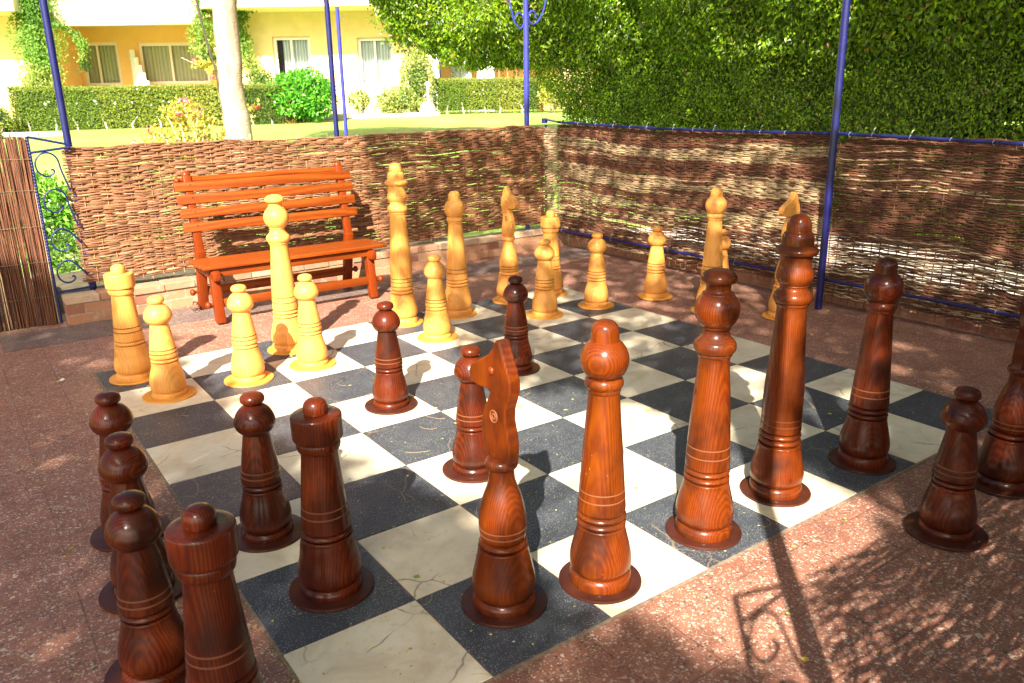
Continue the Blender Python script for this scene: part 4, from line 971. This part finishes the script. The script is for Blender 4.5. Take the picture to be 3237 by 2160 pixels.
# ------------------------------------------------------------------ pale trunk tree
def build_pale_tree():
    w = gw(-3.585, 11.0); zg = float(terrain(w[0], w[1])); root = empty('pale_trunk_tree', (w[0], w[1], zg), GROT, 'tree with thick smooth pale trunk behind the back fence', 'tree')
    pts = [(.02, 0, -.1), (.01, 0, .35), (.0, 0, .75), (-.02, 0, 1.15), (-.045, 0, 1.6), (-.03, 0, 2.1), (.0, 0, 2.7), (.05, .05, 3.5), (.1, .1, 4.6)]
    b = MB(); q = catmull([(p[0], p[2]) for p in pts], 5); rs = catmull([(r_, i) for i, r_ in enumerate((.24, .19, .165, .172, .158, .155, .150, .145, .12))], 5)
    b.tube([(x + .006 * math.sin(z * 7), .01 * math.sin(z * 4), z) for x, z in q], [max(.05, a[0] + .004 * math.sin(k * 1.7)) for k, a in enumerate(rs)], 28)
    b.ball((.13, -.04, .98), .055, (.7, .9, 1.3)); b.build('trunk', M['bark_pale'], root)
    b = MB(); b.tube([(-.36, -.08, 2.9), (-.31, -.1, 2.5), (-.24, -.12, 2.1), (-.18, -.14, 1.85), (-.175, -.1, 1.55), (-.15, -.12, 1.2)], [.014, .014, .013, .011, .009, .006], 8); b.build('climbing_stem', M['vine_dark'], root)
    r = np.random.default_rng(66); N = 5000; d = r.normal(0, 1, (N, 3)); d /= np.linalg.norm(d, axis=1)[:, None]; Pt = d * np.array((1.5, 1.5, .9)) * (r.random(N) ** .4)[:, None] + np.array((.1, .1, 5.4))
    leaf_mesh('crown', Pt, .14, pal(N, H1, [4, 3, 2, 3, .3], 67), M['leaf_matt'], root, seed=68)
build_pale_tree()

def build_bougainvillea():
    w = gw(-4.62, 12.0); zg = float(terrain(w[0], w[1])); root = empty('bougainvillea', (w[0], w[1], zg), GROT, 'leggy bougainvillea with pink blooms and whitish stems beside the pale trunk', 'flowering shrub')
    r = np.random.default_rng(71); base = .50
    b = MB(); L = []; fl = []
    tips = [(-.70, .85), (-.55, 1.0), (-.62, .62), (-.35, 1.15), (-.15, 1.2), (.1, 1.12), (.35, 1.05), (.6, .95), (.75, .7), (.85, 1.1), (-.08, 1.30), (-.25, 1.25), (.25, 1.28), (.25, .8), (-.45, .75), (.5, .55), (.95, 1.3), (-.3, .6), (.15, .6)]
    for i, (tx, tz) in enumerate(tips):
        y0 = r.uniform(-.25, .25); p0 = Vector((0, 0, 0)); p1 = Vector((tx * .3, y0 * .3, .28 + tz * .18)); p3 = Vector((tx, y0, tz - (.10 if abs(tx) > .5 else 0))); p2 = Vector((tx * .72, y0 * .7, tz * .92))
        pts = [p0 * (1 - t) ** 3 + p1 * 3 * t * (1 - t) ** 2 + p2 * 3 * t * t * (1 - t) + p3 * t ** 3 for t in np.linspace(0, 1, 10)]
        b.tube(pts, [.024 * (1 - k / 9) ** .8 + .004 for k in range(10)], 6)
        for k in range(230):
            t = r.uniform(.22, 1.0); p = p0 * (1 - t) ** 3 + p1 * 3 * t * (1 - t) ** 2 + p2 * 3 * t * t * (1 - t) + p3 * t ** 3
            L.append((p.x + r.normal(0, .055), p.y + r.normal(0, .06), p.z + r.normal(0, .05)))
        if i % 4 != 3:
            for k in range(2 if i % 2 else 1):
                q = p3 + Vector((r.normal(0, .05), -.06, r.normal(0, .05))); fl += [(q.x + r.normal(0, .022), q.y + r.normal(0, .022), q.z + r.normal(0, .018)) for _ in range(9)]
    # spray climbing up beside the trunk
    for k in range(420):
        t = r.random(); L.append((.62 - .1 * t - .55 * max(0, t - .45) + r.normal(0, .035), r.normal(0, .05), .9 + min(t, .6) * 1.4 + .25 * max(0, t - .6) + r.normal(0, .03)))
    b.tube([(.5, 0, .6), (.62, 0, 1.1), (.55, 0, 1.5), (.30, 0, 1.75), (.0, 0, 1.9)], [.012, .010, .007, .005, .003], 6)
    for q in ((.20, 0, 1.84), (.42, -.02, 1.62), (.55, 0, 1.42)): fl += [(q[0] + r.normal(0, .025), q[1] + r.normal(0, .02), q[2] + r.normal(0, .02)) for _ in range(9)]
    b.build('branches', M['bark_white'], root); L = np.array(L); L[:, 2] = np.maximum(L[:, 2], .12)
    leaf_mesh('foliage', L, .062, pal(len(L), [(.42, .40, .06), (.55, .48, .10), (.26, .30, .04), (.50, .30, .08)], [4, 3, 3, 1], 72), M['leaf_matt'], root, droop=0, aspect=.62, seed=73)
    fl = np.array(fl); leaf_mesh('blossom', fl, .042, pal(len(fl), [(.80, .16, .24), (.85, .28, .38), (.75, .10, .14)], [2, 2, 1], 74), M['petal'], root, droop=0, aspect=.95, seed=75)
build_bougainvillea()

def climber(name, f, path, N, label, seed, size=.085):
    """path: list of (r, z, halfwidth) - plant growing on the house wall"""
    r = np.random.default_rng(seed); w = gw(path[-1][0], f); zg = float(terrain(w[0], w[1])); root = empty(name, (w[0], w[1], zg), GROT, label, 'climbing plant')
    P_ = np.array(path); t = r.random(N) * (len(path) - 1); i = np.minimum(t.astype(int), len(path) - 2); fr = (t - i)[:, None]; q = P_[i] * (1 - fr) + P_[i + 1] * fr
    rr = q[:, 0] + q[:, 2] * np.clip(r.normal(0, .5, N), -1.2, 1.2) + .12 * lumpy(q[:, 1], q[:, 0], 2.5, seed); z = q[:, 1] + r.normal(0, .06, N)
    y = -np.abs(r.normal(0, .22, N)) * (1 - .5 * np.abs(rr - q[:, 0]) / (q[:, 2] + .01)) ; ok = (rr > -99)
    Pt = np.stack([rr - path[-1][0], y, z - zg], 1)[ok]
    cl = pal(len(Pt), [(.09, .20, .025), (.15, .28, .04), (.25, .33, .07), (.06, .13, .02)], [4, 4, 2, 2], seed, .3)
    leaf_mesh('foliage', Pt, size, cl, M['leaf_matt'], root, droop=.3, aspect=.55, outn=(0, -1, .3), seed=seed + 1)
    b = MB(); b.tube([(p[0] - path[-1][0], -.04, p[1] - zg) for p in path], .03, 6); b.build('stem', M['bark'], root)
climber('climbing_plant', 25.1, [(-13.75, 4.9, .50), (-13.75, 4.3, .50), (-13.7, 3.9, .62), (-13.75, 3.4, .72), (-13.75, 2.9, .62), (-13.8, 2.4, .55), (-13.95, 1.9, .55), (-14.05, 1.0, .5)], 11000, 'dense leafy creeper on the wall corner behind the left blue pole', 81)
climber('climbing_plant', 25.1, [(-13.2, 3.8, .15), (-12.7, 3.5, .22), (-12.45, 3.2, .16), (-12.5, 2.85, .10), (-12.55, 2.5, .10)], 650, 'thin trailing spray of leaves hanging over the left balcony window', 82)
climber('climbing_plant', 25.1, [(-8.85, 4.8, .30), (-8.75, 4.3, .30), (-8.85, 3.6, .42), (-8.95, 3.0, .40), (-8.5, 2.5, .3)], 3000, 'creeper on the wall to the left of the pale trunk', 83)
climber('climbing_plant', 25.6, [(-7.9, 4.6, .35), (-7.75, 4.2, .42), (-8.0, 3.8, .20), (-7.9, 3.3, .22), (-7.9, 2.8, .25), (-7.6, 2.3, .40), (-7.35, 1.95, .55)], 2600, 'creeper and low foliage on the wall right of the pale trunk', 84)

# ================================================================== HOTEL
def build_hotel():
    FO = 26.0; w = gw(0, FO); root = empty('hotel_building', (w[0], w[1], 0), GROT, 'yellow rendered hotel wing with orange balcony recesses and white windows', 'building')
    Y = lambda f: f - FO
    def bx(mb, r0, r1, f0, f1, z0, z1): mb.box(((r0 + r1) / 2, Y((f0 + f1) / 2), (z0 + z1) / 2), (r1 - r0, f1 - f0, z1 - z0)); return mb
    wy = M['wall_yellow']
    # facade pieces, windows left open
    b = MB(); bx(b, -24, -13.92, 26.0, 26.3, .6, 7)
    wins = [(-7.18, -6.02, 1.95, 3.37), (-4.60, -3.50, 1.90, 3.31)]
    xs = [-9.0]; 
    bx(b, -8.98, wins[0][0], 26.0, 26.3, .6, 7); bx(b, wins[0][1], wins[1][0], 26.0, 26.3, .6, 7); bx(b, wins[1][1], -2.2, 26.0, 26.3, .6, 7)
    for (a, c, z0, z1) in wins: bx(b, a, c, 26.0, 26.3, .6, z0); bx(b, a, c, 26.0, 26.3, z1, 7)
    bx(b, -13.9, -8.99, 27.5, 27.7, 3.9, 7)
    bx(b, 1.7, 18, 26.0, 26.3, .6, 7)
    b.build('wall', wy, root, smooth=False)
    b = MB(); bx(b, -24.2, -13.95, 24.42, 25.99, 4.05, 4.9); bx(b, -8.4, 18, 24.42, 25.99, 4.05, 4.9)
    # rounded end of the soffit slab
    bm = b.bm; n = 14; top = []; bot = []
    for k in range(n + 1):
        a = PI / 2 * k / n; x = -8.41 - .62 * math.sin(a) ; y = Y(25.98 - 1.55 * math.cos(a)); top.append(bm.verts.new((x, y, 4.9))); bot.append(bm.verts.new((x, y, 4.05)))
    ct = bm.verts.new((-8.41, Y(25.98), 4.9)); cb = bm.verts.new((-8.41, Y(25.98), 4.05))
    for k in range(n): bm.faces.new((bot[k], bot[k + 1], top[k + 1], top[k])); bm.faces.new((top[k], top[k + 1], ct)); bm.faces.new((bot[k + 1], bot[k], cb))
    b.build('balcony_slab', M['wall_cream'], root, smooth=False)
    b = MB(); bx(b, -13.94, -8.95, 25.2, 25.45, 3.70, 4.60); bx(b, -14.05, -8.9, 24.9, 25.5, 4.605, 5.6); bx(b, -13.90, -9.0, 25.46, 27.49, 3.84, 3.95); b.build('balcony_fascia', M['wall_cream'], root, smooth=False)
    # orange recess with two openings
    wo = M['wall_orange']; ow = [(-14.35, -12.60, 2.03, 3.38), (-11.95, -9.72, 2.05, 3.34)]; ow = [(-13.80, -12.60, 2.03, 3.38), (-11.95, -9.72, 2.05, 3.34)]
    b = MB(); bx(b, -13.9, ow[0][0], 27.5, 27.7, .6, 3.84); bx(b, ow[0][1], ow[1][0], 27.5, 27.7, .6, 3.84); bx(b, ow[1][1], -9.0, 27.5, 27.7, .6, 3.84)
    for (a, c, z0, z1) in ow: bx(b, a, c, 27.5, 27.7, .6, z0); bx(b, a, c, 27.5, 27.7, z1, 3.84)
    bx(b, -13.97, -13.905, 26.32, 27.7, .6, 3.84); bx(b, -9.0, -8.985, 26.32, 27.7, .6, 3.84); b.build('recess_wall', wo, root, smooth=False)
    # windows
    for (a, c, z0, z1), fm, cm, fl in ((wins[0], 'frame_white', 'curtain_white', 26.12), (wins[1], 'frame_white', 'curtain_white', 26.12), (ow[0], 'frame_pink', 'curtain_beige', 27.56), (ow[1], 'frame_pink', 'curtain_beige', 27.56)):
        t = .10; mdl = (a + c) / 2 - (.03 if fm == 'frame_white' else .1)
        b = MB()
        for (p0, p1, q0, q1) in ((a, a + t, z0, z1), (c - t, c, z0, z1), (a + t, c - t, z0, z0 + t), (a + t, c - t, z1 - t, z1), (mdl - .035, mdl + .035, z0 + t, z1 - t)): bx(b, p0, p1, fl, fl + .06, q0, q1)
        wf = b.build('window', M[fm], root, smooth=False)
        b = MB(); bx(b, a + t, mdl - .035, fl + .02, fl + .03, z0 + t, z1 - t); bx(b, mdl + .035, c - t, fl + .028, fl + .038, z0 + t, z1 - t); b.build('pane', M['glass'], wf, smooth=False)
        n = 60; V = []; F = []; x0 = a + .02 + (.24 if (a == wins[0][0]) else 0)
        for k in range(n + 1):
            x = x0 + (c - .02 - x0) * k / n; y = Y(fl + .12) + .022 * math.sin(k * 1.05) + .012 * math.sin(k * 2.3); V += [(x, y, z0 + .03), (x, y, z1 - .03)]
        for k in range(n): F.append((2 * k, 2 * k + 2, 2 * k + 3, 2 * k + 1))
        mesh_np('curtain', V, F, M[cm], wf, smooth=True)
        b = MB(); bx(b, a - .05, c + .05, fl + .32, fl + .36, z0 - .1, z1 + .1); b.build('room_back', M['dark_room'], wf, smooth=False)
    # reveals in warm render around the white windows
    b = MB()
    for (a, c, z0, z1) in wins: bx(b, a + .002, c - .002, 26.003, 26.12, z1 - .012, z1 - .002)
    b.build('window_reveal', wo, root, smooth=False)
    # stepped glass-block screens
    for (r0, r1, zt, nm) in ((-12.15, -11.35, 3.12, 1), (-1.84, -.98, 3.0, 2)):
        b = MB(); n = 5
        for k in range(n):
            rr0 = r0 + (r1 - r0) * k / n; ff0 = 27.3 - .9 * k / n; hh = zt - .24 * k
            b.box((rr0 + .08, Y(ff0), (.8 + hh) / 2), ((r1 - r0) / n * .96, .10, hh - .8), Matrix.Rotation(R(-40), 3, 'Z'))
        b.build('glass_block_screen', M['glass_block'] if nm == 2 else M['white_paint'], root, smooth=False)
    # right recess: orange side, white pier, patio beyond
    b = MB(); bx(b, -2.19, 1.69, 27.5, 27.7, .6, 4.04); b.build('recess_wall', wo, root, smooth=False)
    b = MB(); bx(b, -.95, -.42, 25.9, 26.2, .8, 3.0); bx(b, -2.35, -2.12, 25.85, 26.0, .8, 4.04); b.build('pier', M['white_paint'], root, smooth=False)
    b = MB(); 
    for k in range(7): bx(b, -.3 + k * .27, -.26 + k * .27, 26.4, 26.44, .9, 2.6)
    b.build('patio_screen', M['chair_wood'], root, smooth=False)
build_hotel()
def kerb_run(A, B, zt, h, label):
    pa = Vector(gw(*A)); pb = Vector(gw(*B)); root = empty('stone_kerb', (pa.x, pa.y, 0), math.atan2((pb - pa).y, (pb - pa).x), label, 'kerb'); L = (pb - pa).length; b = MB(); x = 0; rr = random.Random(9)
    while x < L:
        w = rr.uniform(.35, .6); b.box((x + w / 2, rr.uniform(-.02, .02), zt - h / 2 + rr.uniform(-.01, .01)), (w - .02, .2, h), None, .02); x += w
    b.build('kerb_stones', M['kerb'], root)
kerb_run((-5.75, 21.3), (-2.1, 22.3), 1.16, .3, 'pale stone kerb between bright bush and short hedge')
kerb_run((-11.5, 17.3), (-9.6, 17.5), .98, .3, 'pale stone kerb at the left edge beyond the reed screen')
gl = empty('garden_lamp', gw(-2.17, 22.6, 1.05), GROT, 'small white garden lamp post at the left end of the short hedge', 'garden lamp')
b = MB(); b.tube([(0, 0, 0), (0, 0, .78)], .03, 10); b.build('post', M['white_paint'], gl)
b = MB(); b.ball((0, 0, .84), .075, (1, 1, .8)); b.build('lamp_globe', M['white_paint'], gl)
b = MB(); b.ball((-.02, -.15, .16), .24, (1.0, .7, 1.0)); b.build('stone_base', M['kerb'], gl)

# ================================================================== SMALL THINGS
cup = empty('plastic_cup', (.905, 1.13, .038), -0.2, 'crushed clear plastic cup lying by the back left bench leg', 'cup')
V = []; F = []; n = 28
for k, (r_, y_) in enumerate(((.030, 0), (.034, .03), (.037, .07), (.039, .085), (.037, .084), (.032, .03), (.028, .002))):
    for q in range(n): a = 2 * PI * q / n; V.append((r_ * math.cos(a) * (1 + .08 * math.sin(3 * a + k)), y_, r_ * math.sin(a) * (1 + .05 * math.sin(2 * a))))
for k in range(6):
    for q in range(n): F.append((k * n + q, k * n + (q + 1) % n, (k + 1) * n + (q + 1) % n, (k + 1) * n + q))
mesh_np('cup_wall', V, F, M['clear_plastic'], cup, smooth=True)
pp = empty('paper_scrap', (-.19, -.01, .004), 0.5, 'tiny white and yellow scrap lying on the shaded left terrazzo', 'litter')
mesh_np('paper', [(-.005, -.012, 0), (.022, -.014, .004), (.026, .014, .008), (.0, .014, .001)], [(0, 1, 2, 3)], M['paper'], pp); mesh_np('yellow_flap', [(-.03, -.012, .001), (-.006, -.012, .003), (-.002, .008, .003), (-.024, .006, .001)], [(0, 1, 2, 3)], M['yellow_petal'], pp)

def build_litter():
    r = np.random.default_rng(91); P_ = []; sz = []
    def add(n, x0, x1, y0, y1, s0, s1, z):
        x = r.uniform(x0, x1, n); y = r.uniform(y0, y1, n); P_.append(np.stack([x, y, np.full(n, z)], 1)); sz.append(r.uniform(s0, s1, n))
    add(520, 0, 3.68, -3.68, -1.8, .007, .014, .0098); add(420, 0, 3.68, -3.68, 0, .006, .013, .0098); add(230, -1.3, 0, -4.2, -1, .006, .012, .003)
    add(420, .3, 4.6, -4.6, -3.7, .006, .012, .003); add(300, 3.7, 4.95, -4, 1.4, .007, .015, .003); add(120, 0, 5, 0.1, 1.3, .007, .014, .005); add(150, 0, 5, -4.6, 1.3, .016, .032, .0105); add(60, -1.3, 0, -4, 1, .014, .028, .003); add(70, 3.7, 4.95, -4, 1.4, .02, .035, .006)
    ln = r.uniform(-3.7, 0, 420); P_.append(np.stack([-.01 + r.normal(0, .012, 420), ln, np.full(420, .006)], 1)); sz.append(r.uniform(.005, .011, 420))
    Pt = np.concatenate(P_); s = np.concatenate(sz); N = len(Pt); a = r.uniform(0, 6.28, N); t = np.stack([np.cos(a), np.sin(a), r.uniform(-.02, .15, N)], 1); b_ = np.stack([-np.sin(a), np.cos(a), r.uniform(0, .25, N)], 1)
    L = s[:, None]; W_ = L * r.uniform(.14, .28, N)[:, None]; big = s > .014; W_[big] *= 1.5
    up = np.array((0, 0, .0012)); V = np.stack([Pt - t * L * .5, Pt + b_ * W_ + up, Pt + t * L * .5, Pt - b_ * W_ + up], 1).reshape(-1, 3)
    V[:, 2] = np.maximum(V[:, 2], np.repeat(Pt[:, 2], 4)); base = np.arange(N)[:, None] * 4; F = np.concatenate([base + [[0, 1, 2]], base + [[0, 2, 3]]], 1).reshape(-1, 3)
    c = pal(N, [(.55, .42, .08), (.62, .55, .16), (.40, .26, .07), (.35, .42, .10), (.55, .50, .35)], [4, 3, 2, 1.5, 1], 92, .3)
    o = mesh_np('leaf_litter', V, F, M['litter'], col=np.repeat(c, 2, 0)); tag(o, 'tiny fallen yellow leaves scattered over board and terrazzo', 'fallen leaves', kind='stuff')
    b = MB(); rr = random.Random(4)
    for k in range(34):
        x = rr.uniform(.1, 3.6); y = rr.uniform(-3.9, -.8); a = rr.uniform(0, 6.28); cv = rr.uniform(-3, 3); L = rr.uniform(.05, .12); pts = []
        for i in range(7): pts.append((x, y, .011 + .002 * math.sin(i))); x += math.cos(a) * L / 6; y += math.sin(a) * L / 6; a += cv / 6
        b.tube(pts, .0008, 4)
    o = b.build('dry_stalks', flat('dry_stalk', (.42, .30, .14), .7)); tag(o, 'thin dry curled stalks scattered on the chess board', 'dry stalks', kind='stuff')
build_litter()

# ================================================================== SHADE TREES BEHIND THE VIEWER
def pip(px, py, poly):
    ins = np.zeros(len(px), bool); n = len(poly); j = n - 1
    for i in range(n):
        xi, yi = poly[i]; xj, yj = poly[j]
        c = ((yi > py) != (yj > py)) & (px < (xj - xi) * (py - yi) / (yj - yi + 1e-12) + xi); ins ^= c; j = i
    return ins
LIT = [(0.55, 1.6), (1.47, 3.27), (3.17, 2.16), (2.67, 0.79), (2.22, 0.04), (2.12, -0.76), (1.98, -1.45), (2.03, -1.87), (2.34, -2.11), (2.32, -2.66), (2.35, -2.9), (2.3, -3.18), (2.4, -3.37), (2.38, -3.62), (2.38, -3.81), (2.15, -3.94), (1.81, -4.1), (1.5, -4.5), (1.1, -4.3), (1.03, -3.97), (0.98, -3.81), (0.89, -3.71), (0.89, -3.37), (0.91, -3.08), (0.9, -2.8), (0.83, -2.49), (0.72, -2.25), (0.59, -1.93), (0.44, -1.5), (0.56, -1.27), (0.50, -0.74), (0.50, -0.17), (0.50, 0.36)]
BAND = [(-1.4, 1.95), (3.1, 1.75), (3.9, 2.9), (4.2, 9), (-6, 9)]
DAP = [(1.73, -3.92), (2.38, -3.81), (3.47, -3.83), (3.6, -5.4), (1.32, -5.4)]
PATCH = [(2.55, -2.95, .20), (2.86, -2.62, .17), (.31, -2.92, .06), (.20, -3.02, .045), (.52, -2.72, .06), (3.14, -2.5, .16), (2.69, -2.76, .12), (4.43, -2.7, .12), (3.19, -3.67, .10), (-.53, -1.65, .05), (-.58, -1.92, .06), (.46, -1.15, .07), (.71, -2.93, .06), (.56, -3.03, .05), (2.95, -2.2, .07), (.30, .60, .12), (.45, -.45, .09), (-.1, -3.0, .05), (.62, -2.55, .05), (.85, -2.1, .1), (.55, -2.62, .04)]
def transmit(x, y, r):
    x = x + r.normal(0, .035, len(x)); y = y + r.normal(0, .035, len(x))
    T = np.full(len(x), .045)
    T[(x > 2.1) & (y > -1.7)] = .26
    T[pip(x, y, DAP)] = .36
    T[(x > 4.9) & (x < 6.0) & (y > -4) & (y < 2.9)] = .22; T[(x > 4.9) & (x < 6.0) & (y > -1.6) & (y < 2.9)] = .42
    T[(x > 2.4) & (x < 5.2) & (y > 1.5) & (y < 3.0)] = .33
    T[(x - 3.05) ** 2 + (y + 3.05) ** 2 < .08] = .4; T[pip(x, y, LIT)] = 1; T[pip(x, y, BAND)] = 1
    for (a, b_, c) in PATCH: T[(x - a) ** 2 + (y - b_) ** 2 < c * c] = 1
    T[(x > 6.0) & (x < 7.7) & (y > -4) & (y < 6)] = 1
    T[(x > 11.2)] = 1; T[(x > 10.3) & (y > 1.4)] = 1; T[(y > 7.2)] = 1; T[(y > 3.0) & (x < 7.7)] = 1
    T[(x > 7.7) & (x < 10.3) & (y < 6.6)] = .05; T[(x > 7.7) & (x < 11.2) & (y < 1.4)] = .02
    T[(x > 9.42 + .22 * np.sin(y * 2.1)) & (y > 1.9)] = 1; T[(x > 9.1) & (x < 9.42) & (y > 2.2)] = .35
    return T
def build_canopy():
    r = np.random.default_rng(101); N = 400000
    x = r.uniform(-3.2, 11.2, N); y = r.uniform(-6.4, 7.4, N); T = transmit(x, y, r)
    lump = 1 + .8 * lumpy(x, y, 1.9, 2.) + .7 * lumpy(x, y, 5.0, 7.)
    dens = -np.log(T) * np.clip(lump, .25, 2.0) * (1 - .35 * (y < -5))
    area = 14.4 * 13.8; aeff = .0048 * .62; want = dens * area / (N * aeff); keep = r.random(N) < want
    x = x[keep]; y = y[keep]; n = len(x); z = r.uniform(4.3, 6.6, n); k = 1 / math.tan(R(SUN_EL))
    px = x - math.cos(R(SUN_AZ)) * k * z; py = y - math.sin(R(SUN_AZ)) * k * z
    f = (px - OX) * Fx + (py - OY) * Fy; ok = (f < 0) | (z > 1.62 + .16 * f + .35)
    P_ = np.stack([px, py, z], 1)[ok]; n = len(P_)
    cen = [(-5.2, -7.0), (.2, -5.2), (5.0, -2.4)]; w = np.array([np.hypot(P_[:, 0] - a, P_[:, 1] - b_) for a, b_ in cen]); own = w.argmin(0)
    labels = ['shade tree standing behind the viewer on the left', 'shade tree whose crown reaches over the patio behind the viewer', 'shade tree behind the viewer on the right']
    tr = [(-6.5, -9.0), (1.2, -8.6), (7.2, -5.6)]
    for i in range(3):
        root = empty('shade_tree', (tr[i][0], tr[i][1], 0), 0, labels[i], 'tree', 'shade trees behind the viewer'); q = P_[own == i] - np.array((tr[i][0], tr[i][1], 0)); 
        leaf_mesh('crown', q, .125, pal(len(q), G_FIC, [3, 4, 2, 2, .3], 102 + i), M['leaf'], root, droop=.2, aspect=.62, outn=(-.3, -.3, .9), seed=105 + i)
        c = np.array((cen[i][0] - tr[i][0], cen[i][1] - tr[i][1])); b = MB(); b.tube([(0, 0, -.1), (.05, .03, 1.5), (c[0] * .15, c[1] * .15, 3.0), (c[0] * .5, c[1] * .5, 4.6), (c[0], c[1], 5.6)], [.24, .19, .15, .09, .04], 14); b.build('trunk', M['bark'], root)
        b = MB(); rr = random.Random(i)
        for k2 in range(7):
            a = rr.uniform(0, 6.28); e = (c[0] + 2.2 * math.cos(a), c[1] + 2.0 * math.sin(a), rr.uniform(5.0, 6.2)); s = (c[0] * .5, c[1] * .5, 4.6); b.tube([s, tuple((p + q2) / 2 for p, q2 in zip(s, e)), e], [.05, .035, .012], 7)
        b.build('limbs', M['bark'], root)
    print('canopy leaves', n)
build_canopy()
